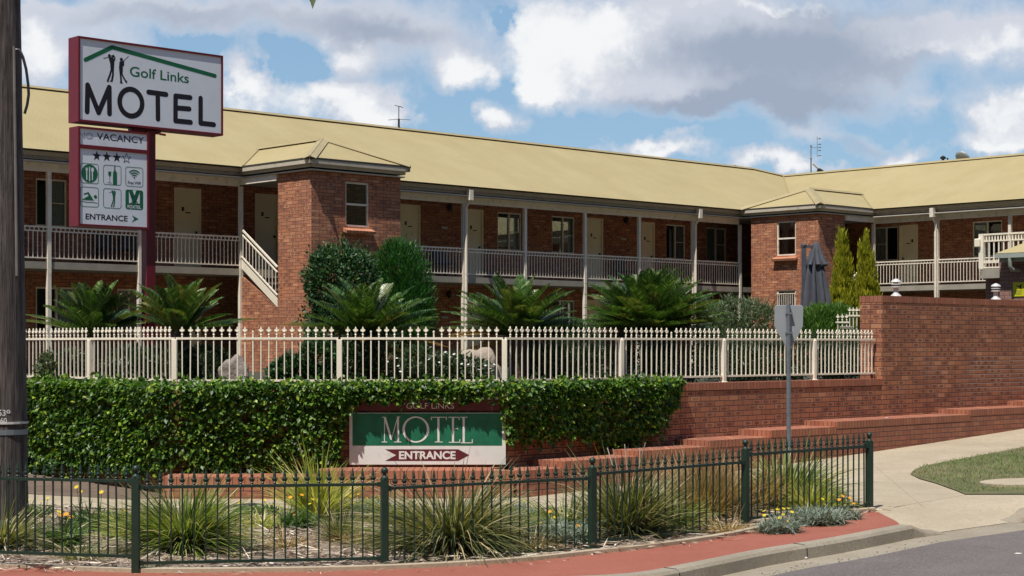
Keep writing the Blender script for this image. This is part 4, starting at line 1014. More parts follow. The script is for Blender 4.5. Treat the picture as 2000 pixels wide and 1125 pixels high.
# fascia beam + slim slab edge
def beam(pts, z0, z1, th, name, mat, lift=0.):
    m = MB()
    for (x0, y0), (x1, y1) in zip(pts[:-1], pts[1:]):
        d = Vector((x1-x0, y1-y0, 0)); L = d.length; an = math.atan2(d.y, d.x); m.box((-.0, -th/2, z0), (L, th/2, z1), an, (x0, y0, 0))
    return m.build(name, mat, motel)
line = [(SL0, 0), (0, 0)]
eo = .085
epath = [(SL0, -eo), (-eo, -eo), (-eo, -3.07-eo), (2.85+eo, -3.07-eo), (2.85+eo, -eo), (20.4-eo, -eo), (20.4-eo, -3.39-eo), (SR-eo, -3.39-eo), (SR-eo, WE)]
# the second porch joins directly into the corner
epath = [(SL0, -eo), (-eo, -eo), (-eo, -3.07-eo), (2.85+eo, -3.07-eo), (2.85+eo, -eo), (20.4-eo, -eo), (20.4-eo, -3.39-eo), (SR-eo, -3.39-eo), (SR-eo, WE)]
beam(epath, EAVE-.225, EAVE-.035, .03, 'fascia', M['fascia'])
g_path = [(SL0, -eo-.055), (-eo-.055, -eo-.055), (-eo-.055, -3.07-eo-.055), (2.85+eo+.055, -3.07-eo-.055), (2.85+eo+.055, -eo-.055), (20.4-eo-.055, -eo-.055), (20.4-eo-.055, -3.39-eo-.055), (SR-eo-.055, -3.39-eo-.055), (SR-eo-.055, WE)]
m = MB()
for (x0, y0), (x1, y1) in zip(g_path[:-1], g_path[1:]):
    d = Vector((x1-x0, y1-y0, 0)); L = d.length; m.box((-.04, -.04, EAVE-.145), (L+.04, .04, EAVE-.045), math.atan2(d.y, d.x), (x0, y0, 0))
m.build('gutter', M['fascia'], motel)
m = MB()
for (x0, y0), (x1, y1) in zip(g_path[:-1], g_path[1:]):
    d = Vector((x1-x0, y1-y0, 0)); L = d.length; m.box((-.045, -.046, EAVE-.044), (L+.045, .050, EAVE+.002), math.atan2(d.y, d.x), (x0, y0, 0))
m.build('gutter_lip', M['gutter'], motel)
beam([(SL0, 0), (-.06, 0)], EAVE-.50, EAVE-.302, .09, 'beam', M['cream']); beam([(2.86, 0), (20.39, 0)], EAVE-.50, EAVE-.302, .09, 'beam', M['cream'])
beam([(SR, -3.39), (SR, WE)], EAVE-.50, EAVE-.302, .09, 'beam', M['cream']); beam([(0, .06), (0, -1.64)], EAVE-.46, EAVE-.3022, .09, 'beam', M['cream']); beam([(21.82, -3.39), (SR-.05, -3.39)], EAVE-.46, EAVE-.3022, .09, 'beam', M['cream'])
# posts
pxs = [95, 905, 1025, 1142, 1248, 1353, 1445]
ss = [on_w(p, 500, 0)[0] for p in pxs]; ss = [-14.6, -11.9, -9.0]+[ss[0], -3.0, 0.]+ss[1:]
ss = [s for s in ss if s > SL0]
wr = [on_s(p, 500, SR)[0] for p in (1706, 1831, 1973)]; wr += [wr[-1]-2.7*k for k in (1, 2, 3)]
posts = [(s, 0) for s in ss]+[(SR, w) for w in wr]
for (s, w) in posts:
    m = MB(); m.box((s-.05, w-.05, 0), (s+.05, w+.05, EAVE-.5)); m.build('verandah_post', M['cream'], motel, bevel=.004)
for (s, w, ax) in ((ss[ss.index(0.)+1], 0, 's'), (ss[-2], 0, 's'), (wr[1], 0, 'w')):
    m = MB()
    if ax == 's':
        m.tube([(s+.0, -.12, .1), (s, -.12, EAVE-.62), (s, -.28, EAVE-.42)], .045, 8); m.box((s-.07, -.37, EAVE-.42), (s+.07, -.22, EAVE-.12))
    else:
        m.tube([(SR-.12, s, .1), (SR-.12, s, EAVE-.62), (SR-.28, s, EAVE-.42)], .045, 8); m.box((SR-.37, s-.07, EAVE-.42), (SR-.22, s+.07, EAVE-.12))
    m.build('downpipe', M['cream'], motel, smooth=False)
# balustrades
def balustrade(p0, p1, root=motel, z=SLAB, h=.86, nm='balustrade'):
    d = Vector((p1[0]-p0[0], p1[1]-p0[1], 0)); L = d.length-.1; an = math.atan2(d.y, d.x); dd = d.normalized(); o = Vector((p0[0], p0[1], 0))+dd*.05
    m = MB(); m.box((0, -.015, z+.075), (L, .015, z+.105), an, o); m.box((0, -.015, z+h-.145), (L, .015, z+h-.115), an, o)
    n = max(2, int(L/.115))
    for k in range(1, n):
        x = L*k/n; m.box((x-.009, -.009, z+.105), (x+.009, .009, z+h-.145), an, o)
    nf = n*2
    for k in range(nf):                                      # small turned spacers under the handrail
        x = L*(k+.5)/nf; m.box((x-.014, -.008, z+h-.115), (x+.014, .008, z+h-.055), an+0, o) if k % 2 == 0 else None
    b0 = m.build(nm, M['cream'], root)
    m = MB(); m.box((0, -.03, z+h-.055), (L, .03, z+h-.015), an, o); m.build('handrail', M['cream'], b0)
mains = [s for s in ss]
for a, b_ in zip(mains[:-1], mains[1:]):
    if a == 0.: balustrade((2.95, 0), (b_, 0))
    else: balustrade((a, 0), (b_, 0))
balustrade((mains[-1], 0), (20.3, 0)) if mains[-1] < 20.1 else None
balustrade((mains[-1]+.0, 0.0), (mains[-1]+.9, .0)) if False else None
for a, b_ in zip(wr[:-1], wr[1:]): balustrade((SR, a), (SR, b_))
# ---- roof
def roofpoly(name, mat, faces, th=.03):
    m = MB()
    for f in faces: m.poly(f)
    o = m.build(name, mat, motel); return o
sr_ = on_w(1468, 330, 4.4)[0]
we = -.36
J = (27.97, 3.9, RR)
R1 = (sr_, 4.4, RIDGE); R0 = (SL0-.3, 4.4, RIDGE)
ez = EAVE-.02
roofpoly('roof', M['roof_x'], [[(SL0-.3, we, ez), (SR-.36, we, ez), J], [(SL0-.3, we, ez), J, R1], [(SL0-.3, we, ez), R1, R0], [R0, R1, (33.4, 9.4, ez)], [R0, (33.4, 9.4, ez), (SL0-.3, 9.4, ez)], [(SL0-.3, we, ez), R0, (SL0-.3, 9.4, ez)]])
roofpoly('roof', M['roof_y'], [[(SR-.36, we, ez), (SR-.36, WE-.3, ez), (27.97, WE-.3, RR), J], [J, (27.97, WE-.3, RR), (33.4, WE-.3, ez)], [J, (33.4, WE-.3, ez), (33.4, 9.4, ez)], [R1, J, (33.4, 9.4, ez)]])
AX1 = (1.425, -1.65, APEX); sT = 0
e1 = eo+.10
def porch(c0, c1, w0, apex, back, mname):
    return
xa, xb = -e1, 2.85+e1; wfz = -3.07-e1; wb = (APEX-EAVE)/.466-.3+.12
roofpoly('porch_roof', M['roof_y'], [[(xa, wfz, ez), (xa, -.2, ez), (1.425, wb, APEX), AX1]]); roofpoly('porch_roof', M['roof_y'], [[(xb, -.2, ez), (xb, wfz, ez), AX1, (1.425, wb, APEX)]]); roofpoly('porch_roof', M['roof_x'], [[(xb, wfz, ez), (xa, wfz, ez), AX1]])
ya, yb = -.56+.30, -3.39-e1; xf = 20.4-e1; AX2 = (21.85, (ya+yb)/2, APEX); xbk = 23.2+(APEX-EAVE)/.411+.12
roofpoly('porch_roof', M['roof_x'], [[(xf, yb, ez), (SR-.3, yb, ez), (xbk, AX2[1], APEX), AX2]]); roofpoly('porch_roof', M['roof_x'], [[(SR-.3, ya, ez), (xf, ya, ez), AX2, (xbk, AX2[1], APEX)]]); roofpoly('porch_roof', M['roof_y'], [[(xf, ya, ez), (xf, yb, ez), AX2]])
def cap(a, b_, r=.05, w=.16):
    """folded ridge capping: two narrow wings and a roll"""
    a, b_ = Vector(a), Vector(b_); d = (b_-a).normalized(); s = d.cross(Vector((0, 0, 1))).normalized()
    m = MB(); m.tube([a+Vector((0, 0, .03)), b_+Vector((0, 0, .03))], .028, 6)
    for k in (-1, 1):
        q = [a+Vector((0, 0, .035)), b_+Vector((0, 0, .035)), b_+s*k*w+Vector((0, 0, .03-w*.38)), a+s*k*w+Vector((0, 0, .03-w*.38))]
        m.prism(q if k > 0 else q[::-1], (0, 0, .012))
    m.build('ridge_cap', M['roofcap'], motel)
cap(R0, R1); cap(R1, J); cap(J, (27.97, WE-.3, RR)); cap(AX1, (1.425, wb-.1, APEX)); cap(AX1, (xa, wfz, ez+.01)); cap(AX1, (xb, wfz, ez+.01))
cap(AX2, (xbk-.1, AX2[1], APEX)); cap(AX2, (xf, yb, ez+.01)); cap(AX2, (xf, ya, ez+.01))
def valley(a, b_):
    m = MB(); m.tube([Vector(a)+Vector((0, 0, .02)), Vector(b_)+Vector((0, 0, .02))], .022, 6); m.build('valley_flashing', M['roofcap'], motel)
valley((SR-.36, we, ez), J); valley((xa, -.36, ez), (1.425, wb-.12, APEX)); valley((SR-.36, yb, ez), (xbk-.12, AX2[1], APEX))
for (s0, s1, w0, w1) in ((-eo, 2.85+eo, -3.07-eo, -.29), (20.4-eo, SR-.29, -3.39-eo, -.29)):
    m = MB(); m.box((s0, w0, EAVE-.299), (s1, w1, EAVE-.269)); m.build('porch_ceiling', M['soffit'], motel)
# ---- stair towers
tw1 = hole(on_w, -3.07, 675, 721, 356, 443)
mb = MB()
wallgrid(mb, 's', -3.07, 0, 2.85, 0, EAVE-.28, [tw1], 1)
mb.poly([(0, -3.07, 0), (0, -1.66, 0), (0, -1.66, EAVE-.28), (0, -3.07, EAVE-.28)]); mb.poly([(2.85, -3.07, 0), (2.85, 0.05, 0), (2.85, .05, EAVE-.28), (2.85, -3.07, EAVE-.28)])
mb.poly([(0, -1.66, 0), (.23, -1.66, 0), (.23, -1.66, EAVE-.28), (0, -1.66, EAVE-.28)]); mb.poly([(.23, -1.66, 0), (.23, -2.96, 0), (.23, -2.96, EAVE-.28), (.23, -1.66, EAVE-.28)])
mb.poly([(.2301, -2.96, 0), (2.7, -2.96, 0), (2.7, -2.96, tw1[2]), (.2301, -2.96, tw1[2])])
# brick under the stair flight
zA = up(2.23)-.12; zB = up(1.19)-.12
mb.prism([(.002, -.02, 0), (.002, -1.659, 0), (.002, -1.659, zB-.12), (.002, -.02, zA-.35)], (.22, 0, 0))
mb.build('stair_tower', M['brick'], motel)
window('s', -3.07, 1, tw1, kind='hung', curtain=0, sill=True)
def stair_rail(p0, p1, z0, z1, ax):
    m = MB(); n = 11
    def P3(t, h): return (p0[0]+(p1[0]-p0[0])*t, p0[1]+(p1[1]-p0[1])*t, z0+(z1-z0)*t+h)
    m.tube([P3(0, .15), P3(1, .15)], .025, 4, sq=True); m.tube([P3(0, .73), P3(1, .73)], .022, 4, sq=True)
    for k in range(n): t = (k+.5)/n; m.box((-.009, -.009, 0), (.009, .009, .58), 0, P3(t, .15))
    b0 = m.build('stair_balustrade', M['cream'], motel)
    m = MB(); m.tube([P3(0, .86), P3(1, .86)], .03, 4, sq=True); m.build('handrail', M['cream'], b0)
    m = MB(); q = [P3(0, -.16), P3(1, -.16), P3(1, .06), P3(0, .06)]; m.prism(q, (.05, 0, 0) if ax else (0, .05, 0)); m.build('stringer', M['white'], motel)
stair_rail((-.012, -.06), (-.012, -1.65), zA+.02, zB+.02, True)
m = MB()
for k in range(8): m.box((.23, -.06-.27*(k+1), SLAB-.175*(k+1)-.05), (1.3, -.06-.27*k, SLAB-.175*(k+1)))
m.build('stair_tread', M['slab'], motel)
tw2 = hole(on_s, 20.4, 1517, 1554, 432, 499); tw2b = hole(on_s, 20.4, 1517, 1554, 566, 640); 
mb = MB(); wallgrid(mb, 'w', 20.4, -3.39, -.56, 0, EAVE-.28, [tw2, tw2b], 1)
mb.poly([(20.4, -.56, 0), (SR, -.56, 0), (SR, -.56, EAVE-.28), (20.4, -.56, EAVE-.28)]); mb.poly([(20.4, -3.39, 0), (21.8, -3.39, 0), (21.8, -3.39, EAVE-.28), (20.4, -3.39, EAVE-.28)])
mb.poly([(21.8, -3.39, 0), (21.8, -3.16, 0), (21.8, -3.16, EAVE-.28), (21.8, -3.39, EAVE-.28)]); mb.poly([(20.51, -3.16, 0), (21.8, -3.16, 0), (21.8, -3.16, EAVE-.28), (20.51, -3.16, EAVE-.28)])
mb.prism([(21.801, -3.388, 0), (SR-.03, -3.388, 0), (SR-.03, -3.388, zA-.35), (21.801, -3.388, zB-.12)], (0, .22, 0))
mb.build('stair_tower', M['brick'], motel)
window('w', 20.4, 1, tw2, kind='hung', curtain=0, sill=True); window('w', 20.4, 1, tw2b, kind='hung', curtain=0)
stair_rail((SR-.06, -3.40), (21.81, -3.40), zA+.02, zB+.02, False)
m = MB()
for k in range(9): a = tw2b[0]+(tw2b[1]-tw2b[0])*(k+.5)/9; m.box((20.385, a-.008, tw2b[2]-.1), (20.4, a+.008, tw2b[3]-.12))
m.box((20.38, tw2b[0], tw2b[3]-.14), (20.405, tw2b[1], tw2b[3]-.115)); m.build('window_bars', M['cream'], motel)
# wall lamps and number plates, small vent
for px, py in ((875, 405), (1219, 430), (873, 575)):
    s, z = on_w(px, py, WW); m = MB(); m.lathe((s, WW-.11, z), [(.02, -.12), (.065, -.09), (.075, .03), (.03, .10), (.01, .13)], 8); m.box((s-.03, WW-.06, z-.05), (s+.03, WW-.001, z+.05)); m.build('wall_lamp', M['dark'], motel)
for px, py in ((868, 445), (1218, 467), (868, 620)):
    s, z = on_w(px, py, WW); m = MB(); m.box((s-.11, WW-.012, z-.03), (s+.11, WW-.001, z+.035)); m.build('room_sign', M['plate'], motel)
    fs = Face(lambda a, b_, off: (a, WW-.0125-off*.3, b_)); 
    for k in range(4): fs.stroke([(s-.08+k*.045, z-.008), (s-.055+k*.045, z+.012)], .008, 'ink', rnd=False)
    fs.done({'ink': 'room_lettering'}, motel)
s, z = on_w(100, 600, WW)
# verandah chairs in shade seen through the railing
def chair(s, w):
    t = thing('verandah_chair', 'dark chair standing on the upper verandah behind the railing', 'chair', (MX+UX.x*s+VX.x*w, MY+UX.y*s+VX.y*w, GZ+SLAB), ANG, 'chairs on the upper verandah')
    m = MB(); m.box((-.25, -.24, .40), (.25, .24, .45)); m.build('seat', M['dark'], t)
    m = MB(); m.prism([(-.25, .22, .45), (.25, .22, .45), (.25, .30, .85), (-.25, .30, .85)], (0, .03, 0)); m.build('backrest', M['dark'], t)
    for a in (-.22, .22):
        for b_ in (-.21, .21): m = MB(); m.box((a-.018, b_-.018, 0), (a+.018, b_+.018, .4)); m.build('leg', M['dark'], t)
    return t
seats = [on_w(215, 500, 1.0)[0], on_w(262, 500, 1.0)[0], on_w(1225, 500, 1.0)[0], on_w(872, 500, 1.0)[0]]
labs = ['dark chair on the upper verandah behind the sign post, the left one of two', 'dark chair on the upper verandah, close beside the red sign post', 'dark chair on the upper verandah between the two doors right of centre', 'dark chair on the upper verandah just right of the stair tower']
for s, lb in zip(seats, labs): chair(s, 1.05)['label'] = lb

# ---- roof aerials
def mp(s, w, z): v = Vector((MX, MY, GZ))+UX*s+VX*w; v.z = GZ+z; return v
s0 = on_w(779, 248, 4.4)[0]; b0 = mp(s0, 4.4, RIDGE); d0 = b0.y
ta = thing('tv_aerial', 'thin dark aerial mast with crossed rods standing on the long roof ridge', 'aerial', b0)
m = MB(); m.tube([(0, 0, 0), (0, 0, .32)], .035, 6); m.tube([(0, 0, .3), (0, 0, .72)], .014, 6); m.build('mast', M['dark'], ta)
m = MB(); m.tube([(-.33, -.1, .27), (-.05, 0, .31), (.37, .1, .30)], .008, 4); m.tube([(-.13, 0, .75), (.13, .1, .69)], .010, 4); m.tube([(-.12, -.1, .75), (-.10, .15, .75)], .006, 4); m.tube([(.05, -.1, .71), (.07, .15, .71)], .006, 4); m.build('rods', M['dark'], ta)
w0_ = on_s(1584, 336, 27.97)[0]; b0 = mp(27.97, w0_, RR); sc_ = b0.y/FP
ta = thing('antenna_mast', 'tall thin mast with a stacked yagi aerial above the roof corner', 'aerial', b0)
m = MB(); m.tube([(0, 0, 0), (0, 0, 30*sc_)], .028, 6); m.tube([(0, 0, 29*sc_), (0, 0, 54*sc_)], .018, 6); m.lathe((0, 0, 52*sc_), [(.01, 0), (.05, .05), (.01, .1)], 6); m.lathe((0, 0, 28*sc_), [(.01, 0), (.05, .05), (.01, .1)], 6); m.build('mast', M['galv'], ta)
m = MB()
bx_ = 12*sc_
m.tube([(bx_, 0, 32*sc_), (bx_, 0, 73*sc_)], .008, 4)
for h in (35, 45, 51, 57, 68): m.tube([(bx_, 0, h*sc_), (bx_+.09, 0, h*sc_)], .012, 4); m.tube([(bx_+.05, -.12, h*sc_), (bx_+.16, .12, h*sc_+.02)], .018, 5)
m.tube([(0, 0, 51*sc_), (bx_, 0, 51*sc_)], .010, 4); m.build('yagi', M['galv'], ta)
m = MB(); m.tube([(.07, 0, 20*sc_), (23*sc_, .1, 2*sc_)], .035, 6); m.build('strut', M['plate'], ta)
def dish(name, label, b0, r, tilt, mat):
    t = thing(name, label, 'satellite dish', b0); m = MB()
    n = 16; rings = [(r*k/4, .16*r*(k/4)**2*1.6) for k in range(5)]
    mtx = Matrix.Rotation(tilt[0], 3, 'Y') @ Matrix.Rotation(tilt[1], 3, 'X'); c = Vector((0, 0, r*.95))
    V = []
    for rr, h in rings:
        for k in range(n): a = 2*math.pi*k/n; V.append(mtx @ Vector((rr*math.cos(a), rr*math.sin(a)*.9, h))+c)
    b1 = len(m.v); m.v += V
    for i in range(4):
        for k in range(n): q = (k+1) % n; m.f.append((b1+i*n+k, b1+i*n+q, b1+(i+1)*n+q, b1+(i+1)*n+k))
    o = m.build('reflector', mat, t, smooth=True); md = o.modifiers.new('s', 'SOLIDIFY'); md.thickness = .015
    m = MB(); m.tube([(0, 0, -.1), (0, 0, r*.9)], .022, 6); m.build('mount', M['dark'], t)
    m = MB(); f = mtx @ Vector((0, 0, r*1.0))+c; e = mtx @ Vector((0, -r*.85, .1))+c; m.tube([e, f], .010, 5); m.lathe(f, [(.02, -.04), (.03, 0), (.02, .04)], 6); m.build('feed_arm', M['dark'], t)
w1_ = on_s(1866, 308, 27.97)[0]
dish('satellite_dish', 'grey satellite dish tilted up beyond the roof ridge at the right', mp(28.4, w1_, RR-.25), .33, (R(48), R(-30)), M['galvsheet'])
w2_ = on_s(1594, 335, 27.97)[0]
dish('satellite_dish', 'small dark satellite dish at the foot of the antenna mast', mp(28.2, w2_, RR-.12), .17, (R(60), R(-40)), M['dark'])
w3_ = on_s(1838, 312, 27.97)[0]; m = MB(mp(28.1, w3_, RR-.1)); c = mp(28.1, w3_, RR-.1)
m.tube([c, c+Vector((0, 0, .28))], .05, 8); m.lathe(c+Vector((0, 0, .22)), [(.10, 0), (.11, .06), (.02, .12)], 8); m.tube([c+Vector((.18, 0, 0)), c+Vector((.16, 0, .26))], .03, 6); o = m.build('roof_vent', M['dark']); tag(o, 'small dark vent stub on the right roof ridge beside the dish', 'roof vent')
s9 = on_w(1438, 327, 4.4)[0]; c = mp(s9, 4.45, RIDGE); m = MB(c); m.tube([c-Vector((.12, 0, 0)), c+Vector((-.05, 0, .1)), c+Vector((.1, 0, .06))], .03, 6); o = m.build('roof_vent', M['plate']); tag(o, 'tiny pale vent on the long roof ridge near its right end', 'roof vent')

# ------------------------------------------------------------------ small building at the right edge
GX0, GY0 = (1925-1000)/FP*39.6, 39.6
b3 = thing('gatehouse', 'small brown brick building with yellow iron roof and white balcony at the right edge', 'building', (GX0, GY0, GZ), ANG)
def gs(px, py, s):
    k = (px-1000)/FP; x0 = GX0+.7273*s; y0 = GY0+.6863*s; w = (x0-k*y0)/(.6863+.7273*k); Y = y0+.7273*w
    return w, CZ+(HY-py)*Y/FP-GZ
zw = gs(1925, 527, 0)[1]
m = MB(); m.box((0, -6, 0), (4, 0, zw)); m.build('wall', M['brick_grey'], b3)
sp_ = -.8; wq, zq = gs(1952, 509, sp_); m = MB(); m.box((sp_, -6, 0), (-.002, wq, zq)); m.build('wall', M['brick_grey'], b3)
se = sp_-.30; we_, zt3 = gs(1944, 495, se)
m = MB(); c1 = (se, we_, zt3); c2 = (se, -7, zt3); t1 = (se+2.4, we_-2.4, zt3+1.25); t2 = (se+2.4, -7, zt3+1.25); c4 = (se+4.8, we_, zt3); c3 = (se+4.8, -7, zt3)
m.poly([c2, c1, t1, t2]); m.poly([c1, c4, t1]); m.poly([c4, c3, t2, t1]); m.build('roof', M['roof_y'], b3)
m = MB(); m.box((se+.06, -7, zt3-.20), (se+.10, we_-.06, zt3-.02)); m.box((se+.1001, we_-.10, zt3-.20), (se+1.2, we_-.06, zt3-.02)); m.build('fascia', M['pipe'], b3)
m = MB(); m.box((se-.04, -7, zt3-.11), (se+.059, we_-.02, zt3-.012)); m.build('gutter', M['pipe'], b3)
wd, _ = gs(1972, 500, se-.01); m = MB(); m.tube([(se, wd, zt3-.08), (se, wd, zt3-.30), (se+.05, wd-.02, zt3-.37), (se+.30, wd-.06, zt3-.39)], .045, 10); m.build('downpipe', M['pipe'], b3, smooth=True)
sb = -.25; wp_, zb1 = gs(1918, 457, sb); zb0 = gs(1918, 523, sb)[1]
m = MB(); m.box((sb-.05, wp_-.06, zb0-.02), (sb+.05, wp_+.06, zb1)); m.prism([(sb-.05, wp_-.06, zb0-.021), (sb-.05, wp_+.04, zb0-.021), (sb-.05, wp_+.0, zb0-.2), (sb-.05, wp_-.04, zb0-.18)], (.1, 0, 0)); m.build('balcony_post', M['white'], b3)
m = MB(); m.box((sb-.12, wp_+.0, zb1-.31), (sb-.051, wp_+.14, zb1-.11)); m.build('lamp_box', M['white'], b3, bevel=.02)
m = MB()
for z, h, e in ((zb1-.04, .04, 4.), (zb1-.19, .03, 4.), (zb0+.10, .045, .62), (zb0-.015, .03, .60)): m.box((sb-.025, wp_-e, z), (sb+.025, wp_-.061, z+h))
for k in range(30): y = wp_-.19-k*.125; m.box((sb-.014, y-.013, zb0+.145), (sb+.014, y+.013, zb1-.19))
for k in range(50): y = wp_-.12-k*.075; m.box((sb-.012, y-.015, zb1-.158), (sb+.012, y+.015, zb1-.041))
m.build('balcony_railing', M['white'], b3)
m = MB(); m.box((sb-.05, -6, zb0-.25), (3.8, wp_+.02, zb0-.03)); m.build('balcony_slab', M['slab'], b3)
wy, zy = gs(1990, 565, sp_-.002)
pw_ = Vector((GX0, GY0, GZ))+UX*(sp_-.002)+VX*wy; pw_.z = GZ+zy
yp = thing('warning_plate', 'small yellow warning plate with a dark emblem fixed to the gatehouse wall', 'sign plate', pw_, ANG-R(90))
m = MB(); m.box((-.14, -.015, -.16), (.14, 0, .16)); m.build('plate', M['yellow'], yp)
fc = Face(lambda a_, b__, off: (a_, -.015-off, b__))
fc.polyp([(-.05, .09), (.02, .07), (.05, .12), (.08, .09), (.06, .045), (.08, .01), (.04, .0), (.03, .035), (-.01, .055), (-.07, .08)], 'ink')
for k, w_ in enumerate((.10, .08, .09, .06)): fc.stroke([(-w_, -.03-.028*k), (w_, -.03-.028*k)], .009, 'sgreen', rnd=False)
fc.done({'ink': 'emblem', 'sgreen': 'lettering'}, yp)

# ------------------------------------------------------------------ white garden lights on the tall wall
for px, d, lb in ((1750, 30.9, 'white mushroom-capped garden light on the tall brick wall, the left one'), (1945, 33.2, 'white mushroom-capped garden light on the tall brick wall, at the right below the balcony')):
    k = (px-1000)/FP; q = Cn-Nr*.23; t = (k*q.y-q.x)/(.7273-.6863*k); p = q+UX*t
    g_ = thing('garden_light', lb, 'garden light', (p.x, p.y, BT), 0, 'white garden lights on the brick wall')
    m = MB(); m.lathe((0, 0, 0), [(.105, 0), (.10, .02), (.055, .06), (.048, .08), (.048, .165)], 14); m.build('base', M['plate'], g_, smooth=True)
    for z in (.165, .215): m = MB(); m.lathe((0, 0, z), [(.06, 0), (.092, .006), (.092, .022), (.06, .03)], 14); m.build('louvre', M['plate'], g_, smooth=True)
    m = MB(); m.lathe((0, 0, .265), [(.06, 0), (.098, .004), (.085, .03), (.045, .055), (.01, .07)], 14); m.build('cap', M['plate'], g_, smooth=True)
    m = MB(); m.lathe((0, 0, .16), [(.045, 0), (.045, .11)], 10); m.build('lens', M['galv'], g_)
# white stepped pickets on the garden stair behind
sf = thing('stair_fence', 'short stepped cream picket fence beside the tall wall, partly behind the shrubs', 'fence', W(1660, 640, 33))
o3 = W(1660, 640, 33)
for (x0, x1, yr, yb) in ((1632, 1658, 628, 668), (1656, 1684, 615, 660), (1640, 1664, 638, 640)):
    m = MB(o3); a = W(x0, yr, 33); b_ = W(x1, yr, 33); m.box((a.x, 32.98, a.z-.03), (b_.x, 33.02, a.z)); zb_ = Zat(yb, 33); m.box((a.x, 32.98, zb_), (b_.x, 33.02, zb_+.03))
    rl = m.build('rail', M['white'], sf)
    n = 3 if x1-x0 < 28 else 4
    for k in range(n):
        if yr > 630: break
        x = a.x+(b_.x-a.x)*(k+.5)/n; link('picket', pk, rl, (x-o3.x, 0, a.z-o3.z-.64))

# ------------------------------------------------------------------ folded umbrella
ub = W(1590, 640, 42); um = thing('folded_umbrella', 'folded charcoal cantilever umbrella standing before the second stair tower', 'umbrella', (ub.x, 42, GZ))
z_ = lambda py: Zat(py, 42)-GZ
xx = lambda px: (px-1000)/FP*42-ub.x
m = MB(); m.box((xx(1570)-.05, -.05, 0), (xx(1570)+.05, .05, z_(478))); m.build('pole', M['charcoal'], um); m = MB(); m.lathe((xx(1570), 0, z_(482)), [(.07, 0), (.075, .05), (.02, .09)], 8); m.box((xx(1566), -.03, z_(484)), (xx(1592), .03, z_(479))); m.build('arm', M['charcoal'], um)
def cloth(prof, folds, cx, amp, seed, name):
    n = 72; m = MB(); r = random.Random(seed); ph = r.random()*6
    for h, rad, dx in prof:
        for k in range(n):
            a = 2*math.pi*k/n; f = 1+amp*(abs(math.sin(a*folds/2+ph))-.5)*min(1, rad*4)+.06*math.sin(a*3+h*2)
            m.v.append(Vector((cx+dx+rad*f*math.cos(a), rad*f*math.sin(a)*.85, h)))
    for i in range(len(prof)-1):
        for k in range(n): q = (k+1) % n; m.f.append((i*n+k, i*n+q, (i+1)*n+q, (i+1)*n+k))
    return m.build(name, M['charcoal'], um, smooth=True)
cloth([(z_(472), .02, 0), (z_(476), .07, 0), (z_(490), .13, .0), (z_(505), .19, .0), (z_(517), .26, .0), (z_(520), .22, .0), (z_(521), .12, .0)], 8, xx(1594), .55, 3, 'top_flap')
cloth([(z_(500), .10, 0), (z_(520), .19, 0), (z_(545), .23, 0), (z_(575), .27, .02), (z_(610), .31, .03), (z_(640), .33, .03), (z_(641), .1, .03)], 9, xx(1592), .7, 5, 'canopy')
m = MB(); m.box((xx(1571), -.02, z_(640)), (xx(1581), .03, z_(505))); m.build('cover_edge', M['charcoal'], um, bevel=.01)

# ------------------------------------------------------------------ utility pole
pb = G(14, 1052); up_ = thing('utility_pole', 'weathered grey timber utility pole with metal straps at the left edge', 'pole', pb)
m = MB(); H = 9.2; sides = 20; Lk = 26
top = W(5, 0, pb.y)-pb; tilt = top.x/top.z
for i in range(Lk+1):
    t = i/Lk; h = -.1+t*H; rad = .232-.062*t
    for k in range(sides): a = 2*math.pi*k/sides; rr = rad*(1+.02*math.sin(k*2.1)+.012*math.sin(i*1.7+k)); m.v.append(Vector((tilt*h+rr*math.cos(a), rr*math.sin(a), h)))
for i in range(Lk):
    for k in range(sides): q = (k+1) % sides; m.f.append((i*sides+k, i*sides+q, (i+1)*sides+q, (i+1)*sides+k))
m.build('shaft', M['wood'], up_, smooth=True)
def ringb(h0, h1, mat, grow=.006):
    r0 = .232-.062*(h0+.1)/H+grow+.004; m = MB(); m.lathe((tilt*h0, 0, h0), [(r0, 0), (r0, h1-h0)], 20); m.build('strap', mat, up_)
zp = lambda py: Zat(py, pb.y)-pb.z
ringb(zp(848), zp(838), M['galv']); ringb(zp(827), zp(823), M['plate'], .012); ringb(zp(1026), zp(1012), M['galv']); ringb(zp(1050), zp(1038), M['galv'])
m = MB(); xr = lambda h: tilt*h+(.232-.062*(h+.1)/H)
m.tube([(xr(zp(y))*.80, -.14, zp(y)) for y in (95, 200, 350, 540)], .017, 8); m.build('conduit', M['conduit'], up_)
m = MB(); cp = [(31, 97), (38, 97), (45, 112), (51, 135), (55, 165), (56, 185), (53, 205), (48, 222)]
m.tube([((x-1000)/FP*(pb.y-.2)-pb.x, -.2, Zat(y, pb.y-.2)-pb.z) for x, y in cp], .016, 8); m.build('cable_tail', M['dark'], up_, smooth=True)
# small stamped numbers
fr_ = (.232-.062*.25)
fc = Face(lambda a_, b__, off: (a_, -math.sqrt(max(0, (fr_+.004)**2-(a_-tilt*b__)**2))-.003-off, b__))
fc.text('539', (-2-1000)/FP*(pb.y-.2)-pb.x, zp(811), .125, .07, 'plate', bold=.02); fc.text('60', (0-1000)/FP*(pb.y-.2)-pb.x+.01, zp(825), .07, .06, 'plate', bold=.02)
fc.done({'plate': 'pole_number'}, up_)

